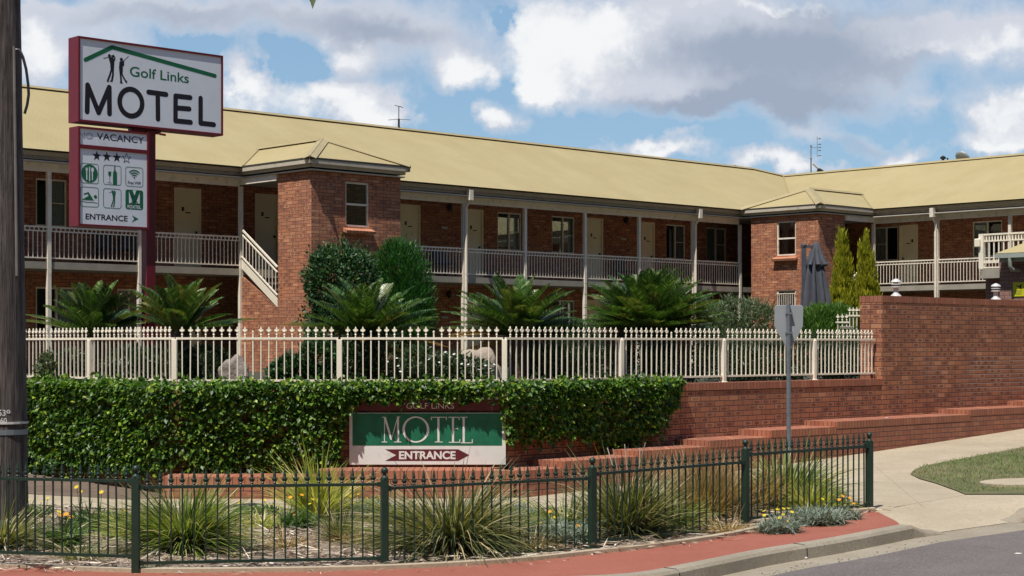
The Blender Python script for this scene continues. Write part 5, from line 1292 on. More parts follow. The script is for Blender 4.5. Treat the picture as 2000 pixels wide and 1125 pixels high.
# ------------------------------------------------------------------ traffic sign seen from behind
tb = G(1541, 968); ts = thing('traffic_sign', 'grey back of a shield-shaped traffic sign on a thin galvanised pole', 'road sign', tb)
tz = lambda py: Zat(py, tb.y)-tb.z
m = MB(); m.tube([(0, 0, -.1), (-.01, 0, tz(594))], .030, 12); m.build('pole', M['galv'], ts, smooth=True)
k = tb.y/FP; m = MB()
out_ = [(-24, 596), (-27, 600), (-28, 636), (-20, 652), (-5, 677), (0, 682), (5, 679), (19, 655), (28, 637), (29, 600), (26, 596)]
m.prism([(x*k, .034, tz(y)) for x, y in out_], (0, .012, 0)); m.build('sign_plate', M['galvsheet'], ts, bevel=.004)
m = MB()
for y in (612, 650): m.box((-.045, -.034, tz(y)-.012), (.045, .036, tz(y)+.012))
m.build('clamp', M['galv'], ts)

# ------------------------------------------------------------------ garden plants behind the picket fence
def cycad(px, ybase, d, fl, nf, seed, label, mat='cycad', trunk_h=.6, tilt0=.1, old=0, narrow=1.0):
    global rng
    r = np.random.default_rng(seed); x = (px-1000)/FP*d; zc = Zat(ybase, d)
    t = thing('cycad', label, 'cycad', (x, d, 1.42), 0, 'cycads in the raised garden'); zl = zc-1.42
    def fronds(n, lo, hi, mat_, ln, drop):
        V = []; F = []; o = 0; mr_ = MB()
        parts = []
        for i in range(n):
            az = r.uniform(0, 2*math.pi); el = r.uniform(lo, hi); L = ln*r.uniform(.8, 1.08)
            D = np.array([math.cos(az)*math.cos(el), math.sin(az)*math.cos(el), math.sin(el)]); Hh = np.array([math.cos(az), math.sin(az), 0.])
            K = 30; ts = np.linspace(0.02, 1, K)
            pts = np.array([0, 0, zl])+D*(L*ts)[:, None]+Hh*(L*.12*ts**2)[:, None]-np.array([0, 0, 1.])*(L*drop*ts**2.3)[:, None]
            tg = unit(np.gradient(pts, axis=0)); side = unit(np.cross(tg, np.array([0, 0, 1.])+.0*tg)); nm = unit(np.cross(side, tg))
            mr_.tube([tuple(p) for p in pts[::5]], [.014, .012, .010, .008, .006, .004][:len(pts[::5])], 4, cap=False)
            ss_ = np.linspace(.12, .99, 64); c = np.stack([np.interp(ss_, ts, pts[:, j]) for j in range(3)], 1)
            tt = np.stack([np.interp(ss_, ts, tg[:, j]) for j in range(3)], 1); sd = np.stack([np.interp(ss_, ts, side[:, j]) for j in range(3)], 1); nn = np.stack([np.interp(ss_, ts, nm[:, j]) for j in range(3)], 1)
            lw = .21*ln/1.1*np.sin(np.clip(ss_*1.02, 0, 1)*math.pi)**.45*(1-.35*ss_)
            for sg in (-1, 1):
                dd = unit(sd*sg*.8+tt*.62+nn*.34+r.normal(0, .05, c.shape))
                v, f = leafV(c, dd, nn, np.maximum(lw, .02), np.full(len(c), .021), .1); parts.append((v, f))
        v, f = join(parts); o_ = from_np('fronds', v, f, mat_, t); m_ = mr_.build('rachis', mat_, o_)
        return o_
    fronds(nf, R(14), R(86), M[mat], fl, .15)
    fronds(max(6, nf//4), R(18), R(75), M['cycad_y'], fl, .15)
    if old: fronds(old, R(-22), R(12), M['frondbrown'], fl*.95, .18)
    m = MB(); m.lathe((0, 0, 0), [(.17, 0), (.15, zl*.5), (.17, zl-.02), (.08, zl+.10)], 12); m.build('trunk', M['trunk'], t)
    return t
cycad(180, 660, 28.0, 1.12, 46, 21, 'spreading cycad behind the left end of the picket fence, beside the sign post', old=5)
cycad(352, 655, 26.6, 1.1, 46, 22, 'spreading cycad just right of the red sign post')
cycad(715, 668, 27.5, 1.28, 54, 23, 'dark cycad with brown old fronds in front of the two rounded shrubs', old=14)
cycad(1012, 658, 27.2, 1.22, 56, 24, 'spreading cycad in the middle of the garden, between two verandah posts', old=6)
cycad(1268, 655, 29.5, 1.38, 150, 25, 'largest and densest dark cycad, right of the middle', old=0)
def foliage(name, label, cat, px, d, blobs, n, mat, leaf, parts_mat2=None, up=.3, gap=.0, group=None, z0=1.42, elong=.5, core=True, flame=0.):
    """blobs: (px, py, rx_px, ry_px) ellipsoids in photo measure at distance d; leaves fill the outer shell"""
    ox = (px-1000)/FP*d; t = thing(name, label, cat, (ox, d, z0), 0, group); k = d/FP
    Ps = []; Ns = []
    tot = sum(b_[2]*b_[3] for b_ in blobs)
    for (bx__, by, rx, ry) in blobs:
        m_ = int(n*rx*ry/tot); dr = sphere_dirs(m_); m_ = len(dr); rr = rng.uniform(.55, 1.04, m_)**.6*np.where(rng.uniform(0, 1, m_) < .06, 1.09, 1.)
        az = np.arctan2(dr[:, 1], dr[:, 0]); lump = 1+.085*np.sin(az*5+dr[:, 2]*7+bx__)+.075*np.sin(az*11+dr[:, 2]*13)+.05*np.sin(az*19-dr[:, 2]*23)
        p = dr*np.array([rx*k, rx*k*.85, ry*k])*(rr*lump)[:, None]+np.array([(bx__-1000)/FP*d-ox, rng.normal(0, .05), Zat(by, d)-z0])
        Ps.append(p); Ns.append(unit(dr/np.array([rx, rx*.85, ry])))
    Pn = np.concatenate(Ps); Nn = np.concatenate(Ns); keep = Pn[:, 2] > .03; Pn = Pn[keep]; Nn = Nn[keep]; m_ = len(Pn)
    if gap:
        q = np.sin(Pn[:, 0]*9+Pn[:, 2]*5)*np.sin(Pn[:, 2]*11+Pn[:, 1]*8+1)*np.sin(Pn[:, 1]*10); kk = q > -gap; Pn = Pn[kk]; Nn = Nn[kk]; m_ = len(Pn)
    D = Nn*(.7)+np.array([0, 0, 1.])*up+rng.normal(0, elong, (m_, 3)); L = rng.uniform(leaf[0], leaf[1], m_)*np.where(rng.uniform(0, 1, m_) < .1, 1.5, 1.)
    v, f = leafV(Pn, D, Nn+rng.normal(0, .5, (m_, 3)), L, L*leaf[2], .12)
    o_ = from_np('foliage', v, f, M[mat], t)
    m = MB()
    for i in range(5): a = i*1.26; m.tube([(0.03*math.cos(a), .03*math.sin(a), 0), (.16*math.cos(a), .16*math.sin(a), .5), (.3*math.cos(a), .25*math.sin(a), max(.6, (Zat(blobs[0][1], d)-z0)))], [.03, .02, .008], 6)
    m.build('stem', M['trunk'], t)
    return t
foliage('round_shrub', 'tall rounded dark green shrub before the stair tower, the left one of the pair', 'shrub', 668, 31, [(668, 560, 70, 84), (640, 540, 44, 58), (700, 545, 36, 58), (668, 640, 76, 70)], 15000, 'shrub', (.05, .09, .5), gap=.45)
foliage('conifer_shrub', 'bright green rounded conifer, right one of the pair before the stair tower', 'conifer', 787, 32.5, [(785, 570, 56, 96), (795, 620, 54, 90), (770, 520, 34, 48)], 21000, 'conif', (.06, .12, .16), up=.9, elong=.3)
foliage('grey_shrub', 'soft grey-green bush with a twiggy top behind the fence', 'shrub', 1440, 32, [(1438, 632, 72, 50), (1400, 645, 42, 44), (1482, 638, 42, 48), (1440, 700, 80, 60)], 15000, 'greyshrub', (.05, .11, .2), up=.8, elong=.55, gap=.5)
foliage('low_juniper', 'spreading bright green juniper behind the traffic sign, below the folded umbrella', 'shrub', 1615, 34, [(1600, 625, 34, 26), (1635, 618, 30, 20), (1612, 655, 48, 34)], 9000, 'juniper', (.06, .13, .18), up=.9, elong=.4)
foliage('dark_bush', 'dark leafy bush pressed against the pickets between the signpost and the tall wall', 'shrub', 1640, 31.5, [(1640, 700, 62, 42), (1600, 690, 40, 40), (1680, 690, 32, 44)], 10000, 'darkleaf', (.04, .08, .4), gap=.4)
foliage('dark_bush', 'dark leafy bush behind the pickets left of the traffic sign', 'shrub', 1500, 30.5, [(1490, 705, 60, 46), (1440, 705, 48, 42), (1540, 700, 40, 50)], 9000, 'darkleaf', (.04, .08, .4), gap=.4)
foliage('dark_bush', 'dark bush behind the pickets below the densest cycad', 'shrub', 1300, 29.3, [(1260, 690, 60, 60), (1340, 690, 60, 56), (1190, 700, 40, 50)], 11000, 'darkleaf', (.05, .10, .3), gap=.4)
foliage('dark_bush', 'dark strappy bush behind the pickets right of the pale rock', 'shrub', 1090, 27.4, [(1060, 700, 50, 48), (1120, 695, 50, 54)], 8000, 'darkleaf', (.08, .16, .14), up=.8, gap=.4)
foliage('leafy_bush', 'low green leafy bush beside the stair tower corner, left of the dark cycad', 'shrub', 590, 25.8, [(575, 722, 40, 26), (620, 705, 34, 40), (548, 728, 24, 18)], 6500, 'shrub', (.05, .09, .55), gap=.3)
foliage('leafy_bush', 'shadowy bush under the dark cycad with brown fronds', 'shrub', 725, 27.0, [(690, 705, 56, 46), (770, 705, 58, 48)], 8000, 'darkleaf', (.05, .10, .35), gap=.3)
foliage('flowering_bush', 'low bush dotted with white flowers beside the pale rock', 'flower bush', 880, 25.6, [(865, 718, 50, 28), (915, 724, 46, 24), (820, 712, 36, 34)], 7500, 'darkleaf', (.04, .08, .4), gap=.3)
foliage('leafy_bush', 'small green bush with pale flowers behind the far left pickets', 'shrub', 130, 27, [(135, 715, 26, 30), (100, 715, 26, 24)], 4500, 'greyshrub', (.04, .08, .4), gap=.3)
foliage('leafy_bush', 'dark green undergrowth below the cycad right of the sign post', 'shrub', 350, 26.5, [(330, 712, 60, 36), (400, 715, 46, 34), (255, 715, 50, 34)], 8000, 'darkleaf', (.05, .12, .3), gap=.5)
foliage('golden_conifer', 'upright golden conifer, the left and broader one by the tall wall', 'conifer', 1645, 44, [(1646, 620, 23, 66), (1641, 520, 8, 68), (1650, 525, 8, 66), (1634, 570, 9, 66), (1657, 565, 9, 66), (1645, 580, 14, 80), (1628, 610, 8, 50), (1663, 605, 8, 52), (1646, 490, 5, 38)], 17000, 'gold', (.07, .15, .2), up=2.6, elong=.3, gap=.35, group='golden conifers by the tall wall')
foliage('golden_conifer', 'forked golden conifer just right of the broader one, beside a verandah post', 'conifer', 1694, 45, [(1696, 615, 20, 66), (1691, 520, 7, 64), (1681, 540, 6, 66), (1701, 560, 9, 66), (1677, 600, 7, 60), (1711, 600, 8, 60), (1692, 585, 13, 80)], 14000, 'gold', (.07, .15, .2), up=2.6, elong=.3, gap=.35, group='golden conifers by the tall wall')
def flowers(parent, pts, r, mat, name='flower', face=(0, -.5, 1)):
    """a flower = ring of petals"""
    for p in pts:
        n = 8; fn_ = Vector(face)+Vector((random.uniform(-.5, .5), random.uniform(-.4, .4), 0)); fn_.normalize(); a_ = fn_.orthogonal().normalized(); b_ = fn_.cross(a_)
        Pn = np.array([p]*n); D = np.array([a_*math.cos(2*math.pi*k/n)+b_*math.sin(2*math.pi*k/n) for k in range(n)])
        v, f = leafV(Pn, D+np.array(fn_)*.25, np.array([fn_]*n), np.full(n, r), np.full(n, r*.55), .05)
        from_np(name, v, f, M[mat], parent)
wf_ = thing('daisy_spray', 'white daisies scattered over the low bush behind the pickets near the pale rock', 'flowers', (W(880, 700, 25.3).x, 25.3, 1.5))
flowers(wf_, [tuple(W(px, py, 25.25)-wf_.location) for px, py in [(838, 702), (845, 696), (858, 708), (866, 716), (879, 698), (887, 692), (893, 700), (902, 711), (908, 703), (915, 712), (925, 716), (935, 722), (948, 714), (958, 720), (965, 712), (870, 688), (778, 715), (782, 726), (757, 707), (775, 700)]], .026, 'petal_w')
m = MB()
for px, py in [(838, 702), (866, 716), (887, 692), (908, 703), (935, 722), (958, 720)]: p = W(px, py, 25.27)-wf_.location; m.tube([(p.x, .03, -.1), tuple(p)], .004, 4)
m.build('stalk', M['shrub'], wf_)
def rock(px0, px1, y0, y1, d, label, mat, seed):
    r = random.Random(seed); cx = (px0+px1)/2; k = d/FP; ox = (cx-1000)*k; hw = (px1-px0)/2*k; h = Zat(y0, d)-1.40
    bm = bmesh.new(); bmesh.ops.create_icosphere(bm, subdivisions=4, radius=1)
    from mathutils import noise as mn
    for v in bm.verts:
        n_ = mn.noise(v.co*1.4+Vector((seed, 0, 0)))*.35+mn.noise(v.co*4+Vector((0, seed, 0)))*.1; v.co *= 1+n_
        v.co = Vector((v.co.x*hw, v.co.y*hw*.7, max(-.05, v.co.z*.75*h+h*.35)))
    me = bpy.data.meshes.new('boulder'); bm.to_mesh(me); bm.free(); me.materials.append(M[mat])
    for p in me.polygons: p.use_smooth = True
    o = bpy.data.objects.new('boulder', me); C.objects.link(o); o.location = (ox, d, 1.40); tag(o, label, 'rock', 'boulders in the raised garden')
rock(424, 490, 703, 745, 25.6, 'rough grey-brown boulder behind the pickets, left of the stair tower', 'rock', 3)
rock(885, 978, 688, 745, 26.3, 'smooth pale boulder behind the pickets near the white daisies', 'paverock', 5)

# ------------------------------------------------------------------ kerbside bed
def tussock(name, label, cat, px, py, n, hgt, spread, mat, droop=.8, wid=.012, base=.10, lean=0., group=None, extra=None, tuft=0):
    p = G(px, py); t = thing(name, label, cat, p, 0, group)
    a = rng.uniform(0, 2*math.pi, n); rr = base*np.sqrt(rng.uniform(0, 1, n)); P0 = np.stack([rr*np.cos(a), rr*np.sin(a)*.8, np.zeros(n)-.02], 1)
    el = np.clip(rng.normal(spread, .33, n), .10, 1.5); az = a+rng.normal(0, .4, n)
    D = np.stack([np.cos(az)*np.cos(el)+lean, np.sin(az)*np.cos(el), np.sin(el)], 1)
    L = hgt*rng.uniform(.4, 1.15, n)*(1+.16*np.sin(az*3+px))
    v, f = bladesV(P0, D, L, rng.uniform(.6, 1.3, n)*wid*(1.55 if wid > .0095 else 1.2), rng.uniform(.15, 1.1, n)*droop)
    from_np('blades', v, f, M[mat], t)
    if extra:
        m2, n2, h2, w2 = extra; a = rng.uniform(0, 2*math.pi, n2); el = rng.uniform(.05, 1.2, n2); D = np.stack([np.cos(a)*np.cos(el), np.sin(a)*np.cos(el), np.sin(el)], 1)
        P0 = np.stack([base*.8*np.cos(a), base*.8*np.sin(a), np.zeros(n2)], 1)
        v, f = bladesV(P0, D, h2*rng.uniform(.5, 1.1, n2), rng.uniform(.6, 1.2, n2)*w2, rng.uniform(.4, 1.2, n2)); from_np('dry_blades', v, f, M[m2], t)
    return t
def seedstalks(t, pts, mat='straw'):
    m = MB()
    for (x0, h0, x1, h1) in pts: m.tube([(x0, 0, h0), ((x0+x1)/2+.01, -.02, (h0+h1)/2), (x1, -.03, h1)], [.004, .0035, .005], 4)
    m.build('seed_stalk', M[mat], t)
GR = 'grass tussocks in the kerbside bed'
a = tussock('grass_tussock', 'large green tussock just right of the first ball-topped post, in front of the ivy', 'grass tussock', 362, 1075, 2025, 0.952, .95, 'g_green', .75, .013, .13, 0, GR, ('straw', 260, .45, .010))
seedstalks(a, [(-.2, .3, -.17, .80), (-.05, .3, -.04, .76), (.2, .3, .36, .80)])
a = tussock('grass_tussock', 'broad fountain-like tussock in front of the arrow of the entrance board', 'grass tussock', 885, 1075, 2025, 1.122, .85, 'g_olive', .85, .013, .15, 0, GR, ('straw', 480, .62, .011))
tussock('grass_tussock', 'mid-green arching grass at the left of the broad fountain tussock', 'grass tussock', 815, 1068, 607, 0.671, .6, 'g_green', .9, .014, .12, 0, GR)
tussock('grass_tussock', 'arching green grass at the right of the broad fountain tussock', 'grass tussock', 965, 1060, 567, 0.671, .6, 'g_green', .9, .014, .12, 0, GR)
a = tussock('grass_tussock', 'tall olive tussock with pale stalks right of the third fence post', 'grass tussock', 1225, 1048, 1755, 0.976, 1.12, 'g_olive', .55, .011, .15, 0, GR, ('g_brown', 300, .5, .008))
seedstalks(a, [(-.1, .5, -.22, .98), (-.08, .5, -.16, .97), (0, .5, -.03, 1.02), (.04, .5, .20, 1.04), (.1, .4, .14, .98)])
tussock('grass_tussock', 'dense strappy green clump between the olive tussock and the dry brown grass', 'grass tussock', 1298, 1032, 675, 0.61, .7, 'g_green', .9, .015, .14, 0, GR)
tussock('grass_tussock', 'dry brown upright grass left of the fourth fence post', 'grass tussock', 1376, 1014, 3400, .82, 1.33, 'g_brown', .3, .0085, .27, 0, GR, ('g_brown', 700, .62, .009))
tussock('grass_tussock', 'yellow-green strappy tussock right of the fourth fence post', 'grass tussock', 1535, 990, 1147, 0.903, 1.02, 'g_green', .65, .015, .17, .05, GR, ('g_yellow', 260, .75, .013))
tussock('grass_tussock', 'thin brown-green grass against the right side of the fourth post', 'grass tussock', 1482, 1000, 567, 0.756, 1.15, 'g_brown', .5, .010, .10, 0, GR)
tussock('grass_tussock', 'arching green clump left of the third fence post', 'grass tussock', 1110, 1040, 877, 0.671, .7, 'g_green', .9, .015, .15, 0, GR)
tussock('grass_tussock', 'pale yellow-green upright grass left of the second fence post', 'grass tussock', 622, 1018, 567, 1.0, 1.12, 'g_yellow', .5, .014, .12, 0, GR)
tussock('grass_tussock', 'small fine grass tuft left of the second fence post', 'grass tussock', 662, 1055, 567, 0.512, 1.1, 'g_olive', .6, .008, .08, 0, GR)
tussock('grass_tussock', 'dark arching grass at the foot of the utility pole', 'grass tussock', 4, 1072, 702, 0.756, .75, 'g_olive', .8, .011, .12, .1, GR, ('straw', 90, .5, .008))
tussock('grass_tussock', 'small weedy tuft at the foot of the first ball-topped post', 'grass tussock', 284, 1116, 162, 0.183, .7, 'g_green', .8, .008, .05, 0, GR)
def clump(label, px, py, n, rad, hgt, mat, fl_, group, name='daisy_clump'):
    p = G(px, py); t = thing(name, label, 'flower clump', p, 0, group)
    a = rng.uniform(0, 2*math.pi, n); rr = rad*np.sqrt(rng.uniform(0, 1, n)); P0 = np.stack([rr*np.cos(a), rr*np.sin(a)*.8, rng.uniform(0, hgt*.35, n)], 1)
    el = rng.uniform(.3, 1.4, n); az = rng.uniform(0, 6.28, n); D = np.stack([np.cos(az)*np.cos(el), np.sin(az)*np.cos(el), np.sin(el)], 1)
    L = hgt*rng.uniform(.4, 1.1, n)*(1-.4*(rr/rad)**2)
    v, f = bladesV(P0, D, L, rng.uniform(.6, 1.3, n)*(.020 if mat == 'gaz' else .011), rng.uniform(.2, .8, n), 3); from_np('foliage', v, f, M[mat], t)
    m = MB(); heads_ = []
    for (dx, h) in fl_:
        y = random.uniform(-.12, .05); m.tube([(dx*.7, y*.4, 0), (dx, y, h)], .0035, 4); heads_.append((dx, y, h))
    m.build('stalk', M['gaz'], t); return t, heads_
GC = 'gazania and silver-leaf clumps in the kerbside bed'
def sheads(t, h, r, mat): flowers(t, h, r, mat)
t, h = clump('dark green clump with orange-yellow flowers nearest the kerb', 125, 1075, 420, .16, .42, 'gaz', [(-.13, .36), (-.05, .40), (-.02, .37), (.03, .38), (.07, .35)], GC); sheads(t, h[:2], .035, 'petal_y'); sheads(t, h[2:], .035, 'petal_o')
t, h = clump('wide dark green clump with yellow flowers in front of the path', 185, 1038, 620, .34, .40, 'gaz', [(-.18, .52), (-.14, .46), (.10, .46), (.36, .24)], GC); sheads(t, h, .035, 'petal_y')
t, h = clump('sparse seedlings with small yellow flowers beside the pole', 68, 1010, 150, .22, .24, 'gaz', [(-.06, .22), (.10, .20), (.18, .24)], GC); sheads(t, h, .028, 'petal_y')
tussock('grass_tussock', 'low pale green arching grass between the big tussock and the yellow-green one', 'grass tussock', 515, 1028, 360, .36, .6, 'g_yellow', .9, .011, .16, 0, GR)
tussock('grass_tussock', 'thin yellowish grass against the left side of the first fence post', 'grass tussock', 245, 1050, 300, .5, .9, 'g_yellow', .8, .010, .10, 0, GR)
tussock('grass_tussock', 'low green grass at the back of the bed, right of the second fence post', 'grass tussock', 775, 1020, 420, .5, .8, 'g_green', .8, .012, .16, 0, GR)
tussock('grass_tussock', 'sparse olive grass in the middle of the last fence panel', 'grass tussock', 1585, 1000, 420, .6, 1.05, 'g_yellow', .6, .012, .14, 0, GR)
t, h = clump('low green clump with tiny yellow flowers between two tussocks', 500, 1005, 300, .36, .20, 'gaz', [(-.2, .16), (-.05, .2), (.12, .19), (.25, .2)], GC); sheads(t, h, .026, 'petal_y')
t, h = clump('green clump with orange flowers behind the pale yellow-green grass', 585, 1035, 380, .22, .34, 'gaz', [(-.10, .38), (.02, .40), (-.06, .18), (.12, .30), (.16, .36)], GC); sheads(t, h[:3], .032, 'petal_o'); sheads(t, h[3:], .03, 'petal_y')
t, h = clump('silver-grey clump with yellow flowers left of the second fence post', 716, 1014, 1500, .42, .36, 'silver', [(-.2, .28), (-.1, .3), (0, .26), (.08, .3), (.15, .27), (.2, .2), (-.15, .2)], GC, 'silver_clump'); sheads(t, h, .026, 'petal_y')
t, h = clump('silver-grey clump with a few yellow flowers right of the broad fountain tussock', 1005, 1018, 1000, .32, .32, 'silver', [(-.1, .22), (.12, .24), (.2, .2)], GC, 'silver_clump'); sheads(t, h, .024, 'petal_y')
t, h = clump('silver-grey clump low in front of the third post with orange-yellow flowers', 1092, 1062, 1600, .36, .36, 'silver', [(-.2, .22), (-.05, .28), (.08, .3), (.2, .2), (-.1, .34)], GC, 'silver_clump'); sheads(t, h[:3], .028, 'petal_y'); sheads(t, h[3:], .030, 'petal_o')
t, h = clump('yellow-flowered silver clump spilling onto the red paving', 1522, 1042, 1000, .22, .25, 'silver', [(-.16, .24), (-.02, .26), (.03, .28), (.1, .27), (.05, .2), (.0, .17), (.13, .24), (-.17, .2), (.08, .14)], GC, 'silver_clump'); sheads(t, h, .026, 'petal_y')
t, h = clump('broad silver clump in the corner of the bed with two yellow flowers', 1600, 1026, 1300, .30, .30, 'silver', [(.03, .3), (.05, .24)], GC, 'silver_clump'); sheads(t, h, .026, 'petal_y')
t, h = clump('silver clump at the bed corner with orange flowers, nearest the last post', 1655, 1016, 500, .15, .20, 'silver', [(-.1, .24), (-.06, .28), (.05, .2), (.02, .26)], GC, 'silver_clump'); sheads(t, h, .028, 'petal_o')
t, h = clump('silver-grey clump behind the last fence panel', 1575, 990, 1500, .50, .42, 'silver', [(.3, .34), (.1, .3)], GC, 'silver_clump'); sheads(t, h, .026, 'petal_y')
t, h = clump('green clump with yellow flowers beyond the strappy grass, before the stepped planter', 1285, 1000, 400, .3, .22, 'gaz', [(-.3, .22), (-.2, .26), (-.05, .25), (.1, .24), (.2, .26)], GC); sheads(t, h, .024, 'petal_y')
t, h = clump('low silver clump beside the left side of the fourth post', 1437, 1005, 500, .22, .24, 'silver', [(.05, .2)], GC, 'silver_clump'); sheads(t, h, .024, 'petal_y')
for i_, (px_, py_, m__, lb_) in enumerate([(300, 1012, 'g_olive', 'straggly dry grass behind the big tussock'), (445, 1052, 'g_brown', 'small dry grass tuft in the open mulch right of the big tussock'), (560, 1070, 'g_brown', 'thin dry stems near the middle of the second fence panel'), (700, 1060, 'g_brown', 'wispy straw tuft against the left of the second fence post'),
        (1040, 1075, 'g_brown', 'wispy dry tuft low in front of the silver clump'), (1165, 1030, 'g_yellow', 'yellowing grass just right of the third fence post'), (1420, 1040, 'g_brown', 'flattened dry grass in front of the fourth fence post'), (60, 1050, 'g_brown', 'dry stems lying at the foot of the timber pole'), (155, 1092, 'g_olive', 'low weedy tuft behind the bottom rail at the left')]):
    tussock('grass_tussock', lb_, 'grass tussock', px_, py_, 170, .38, .8, m__, .8, .008, .14, 0, GR)
# bark and straw litter over the bed
poly_bed = [(-12, 16.2), (-8, 16.25), (-4.6, 15.95), (-1.4, 16.35), (.8, 17.0), (2.3, 18.0), (3.4, 19.4), (4.6, 20.6), (4.3, 21.4), (3.3, 22.3), (1.2, 21.8), (-1.5, 21.9), (-5.3, 22.0), (-8.3, 23.5), (-12, 25)]
def inpoly(x, y, P_):
    c = np.zeros(len(x), bool); j = len(P_)-1
    for i in range(len(P_)):
        xi, yi = P_[i]; xj, yj = P_[j]; k = ((yi > y) != (yj > y)) & (x < (xj-xi)*(y-yi)/(yj-yi+1e-12)+xi); c ^= k; j = i
    return c
vfz = np.vectorize(fz)
def litter(name, n, mat, l0, l1, w0, w1, poly, label, hump=.03):
    x = rng.uniform(min(p[0] for p in poly), max(p[0] for p in poly), n); y = rng.uniform(min(p[1] for p in poly), max(p[1] for p in poly), n)
    k = inpoly(x, y, poly) & (np.sin(x*2.1+y)*np.sin(y*3.3-x)+rng.normal(0, .6, n) > -.7); x = x[k]; y = y[k]; m_ = len(x)
    Pn = np.stack([x, y, vfz(x, y)+rng.uniform(.004, hump, m_)], 1); a = rng.uniform(0, 6.28, m_); D = np.stack([np.cos(a), np.sin(a)*.7, rng.normal(0, .13, m_)], 1); L = rng.uniform(l0, l1, m_)
    v, f = leafV(Pn, D, np.array([[0, 0, 1.]])+rng.normal(0, .45, (m_, 3)), L, rng.uniform(w0, w1, m_), .3)
    o = from_np(name, v, f, M[mat]); tag(o, label, 'litter', kind='stuff'); return o
litter('bark_litter', 26000, 'bark', .04, .15, .012, .036, poly_bed, 'brown bark chips and dead leaves lying over the planting bed')
litter('straw_litter', 19000, 'straw', .10, .38, .010, .019, poly_bed, 'pale dry grass stems lying over the planting bed', .05)
soil_slope = [(-14, 26.4), (-8.1, 25.0), (-5.3, 23.6), (-4.95, 23.9), (-5.1, 24.3), (-8.5, 28.2), (-14, 31)]
edge_strip = [(p.x, p.y) for p in el[2:]]+[(p.x, p.y) for p in offs(el, .26)[2:]][::-1]
litter('paving_litter', 5200, 'straw', .03, .14, .004, .010, edge_strip, 'scattered dry stems along the edge of the red paving', .03)
# lawn blades on the verge
lp = lv; x = rng.uniform(5.5, 20, 60000); y = rng.uniform(22, 33, 60000); k = inpoly(x, y, lp) & ((x-pc.x-.1)**2/.62**2+(y-pc.y)**2/.48**2 > 1); x = x[k]; y = y[k]; m_ = len(x)
dry = -.12+.35*(24.5-y)/2.5*(y < 25.5)+np.sin(x*1.7+y*.9)*.5+np.sin(y*2.9-x*1.3)*.4+rng.normal(0, .35, m_)
for nm, sel, mt, hh in (('grass', dry < .15, 'lawn_g', .055), ('dry_grass', dry >= .15, 'lawn_d', .035)):
    q = sel; mm = int(q.sum()); Pn = np.stack([x[q], y[q], vfz(x[q], y[q])+.028], 1); a = rng.uniform(0, 6.28, mm); D = np.stack([np.cos(a)*.6, np.sin(a)*.6, np.ones(mm)*.8], 1)
    if nm == 'grass': M['lawn_g'] = leafmat('lawn_green', (.07,.15,.02), (.15,.25,.035), (.30,.30,.10), .6, .3); M['lawn_d'] = leafmat('lawn_dry', (.17,.16,.055), (.30,.26,.11), (.42,.36,.2), .7, .2)
    v, f = leafV(Pn, D, rng.normal(0, 1, (mm, 3)), np.full(mm, hh)*rng.uniform(.6, 1.4, mm), np.full(mm, .008), .1)
    tag(from_np(nm, v, f, M[mt]), 'short patchy %s of the verge beside the footpath' % ('green grass' if nm == 'grass' else 'dry grass'), 'grass', kind='stuff')
# grit and pale stones along the gutter and the bed edge
m = MB(); r_ = random.Random(4)
bmv = []
for k in range(260):
    i = r_.randrange(3, len(front)-1); t = r_.random(); c = gut[i].lerp(gut[i+1], t).lerp(rd[i].lerp(rd[i+1], t), r_.random()**2); s = r_.uniform(.004, .013)
    m.lathe((c.x, c.y, fz(c.x, c.y)-.140), [(s*.7, 0), (s, s*.5), (s*.4, s)], 5)
struct_g = m.build('gutter_grit', M['paverock']); tag(struct_g, 'fine grit and leaf scraps along the gutter', 'grit', kind='stuff')
for px, py, s, lb in ((1440, 1105, .03, 'white pebble in the gutter near the kerb joint'), (1513, 1101, .024, 'small white pebble in the gutter, left of the first one'), (1573, 1092, .022, 'flat pale pebble in the gutter further up the road'), (1745, 823, .02, 'white pebble on the stepped planter')):
    if py > 900: p = G(px, py, -.13)
    else:
        p = W(px, py, 28.6); p = Rl(8.9, -.1); p.z = .82
    bm = bmesh.new(); bmesh.ops.create_icosphere(bm, subdivisions=2, radius=s)
    for v in bm.verts: v.co = Vector((v.co.x*1.3*(1+.2*math.sin(v.co.y*200)), v.co.y, v.co.z*.6+s*.5))
    me = bpy.data.meshes.new('pebble'); bm.to_mesh(me); bm.free(); me.materials.append(M['plate']); o = bpy.data.objects.new('pebble', me); C.objects.link(o); o.location = p; tag(o, lb, 'pebble', 'white pebbles')
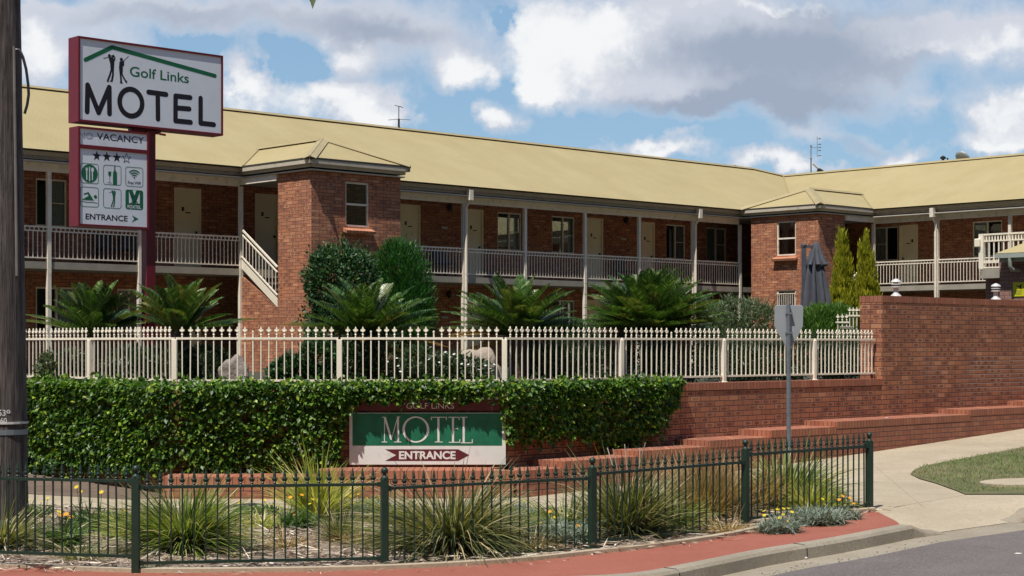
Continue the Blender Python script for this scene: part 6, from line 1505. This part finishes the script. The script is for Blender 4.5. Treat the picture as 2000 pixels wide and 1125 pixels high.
p = G(1988, 1081, -.148); m = MB(p); m.prism([(p.x-.04, p.y-.02, p.z), (p.x+.01, p.y-.035, p.z), (p.x+.05, p.y, p.z), (p.x-.005, p.y+.03, p.z)], (0, 0, .004)); tag(m.build('dead_leaf', M['straw']), 'pale dead leaf lying on the asphalt at the right', 'leaf')
# hanging leaf tip at the top of the picture, on a twig
p = W(610, -30, 11); tw_ = thing('hanging_twig', 'tip of a green leaf hanging into view at the very top', 'twig', p)
m = MB(); m.tube([(-.1, 0, .35), (0, 0, .1), (0, 0, .02)], .004, 5); m.build('twig', M['trunk'], tw_)
v, f = leafV(np.array([[0, 0, .03]]), np.array([[.01, 0, -1.]]), np.array([[.25, -1., .1]]), np.array([.19]), np.array([.075]), .30); from_np('leaf', v, f, M['greyshrub'], tw_)
v, f = leafV(np.array([[0, .005, .05]]), np.array([[-.12, 0, -1.]]), np.array([[-.6, -1., .1]]), np.array([.16]), np.array([.05]), .20); from_np('leaf', v, f, M['darkleaf'], tw_)

# ------------------------------------------------------------------ one overall albedo trim for paint, brick and paving (leaves keep theirs)
TRIM = {'brick_wall': .80, 'white': 1.08, 'bwhite': 1.0, 'red': .5, 'redpave': .72, 'asphalt': .85, 'green': .62, 'concrete': .86, 'kerb': .8, 'cream': .9, 'garden': 1., 'glass': 1., 'brick': 1.0, 'brick_eff': .80, 'brick_row': .86, 'brick_planter': .86, 'brick_grey': 1.5, 'brick_sill': .9, 'face': 1.0, 'face_grey': 1.0, 'cream': .95, 'door': 1.12, 'straw': 1.1, 'bark': 1.05, 'mulch': 1.1}
for nm, m in M.items():
    if nm in ('cycad', 'cycad_y', 'ivy', 'shrub', 'conif', 'gold', 'golddark', 'greyshrub', 'juniper', 'darkleaf', 'g_green', 'g_yellow', 'g_olive', 'g_brown', 'silver', 'gaz', 'petal_y', 'petal_o', 'petal_w', 'lawn_g', 'lawn_d', 'frondbrown', 'glass'): continue
    t = m.node_tree; p = t.nodes.get('Principled BSDF'); inp = p.inputs['Base Color']; k = TRIM.get(nm, .78)
    if inp.is_linked:
        src = inp.links[0].from_socket; x = t.nodes.new('ShaderNodeVectorMath'); x.operation = 'SCALE'; x.inputs['Scale'].default_value = k
        t.links.new(src, x.inputs[0]); t.links.new(x.outputs[0], inp)
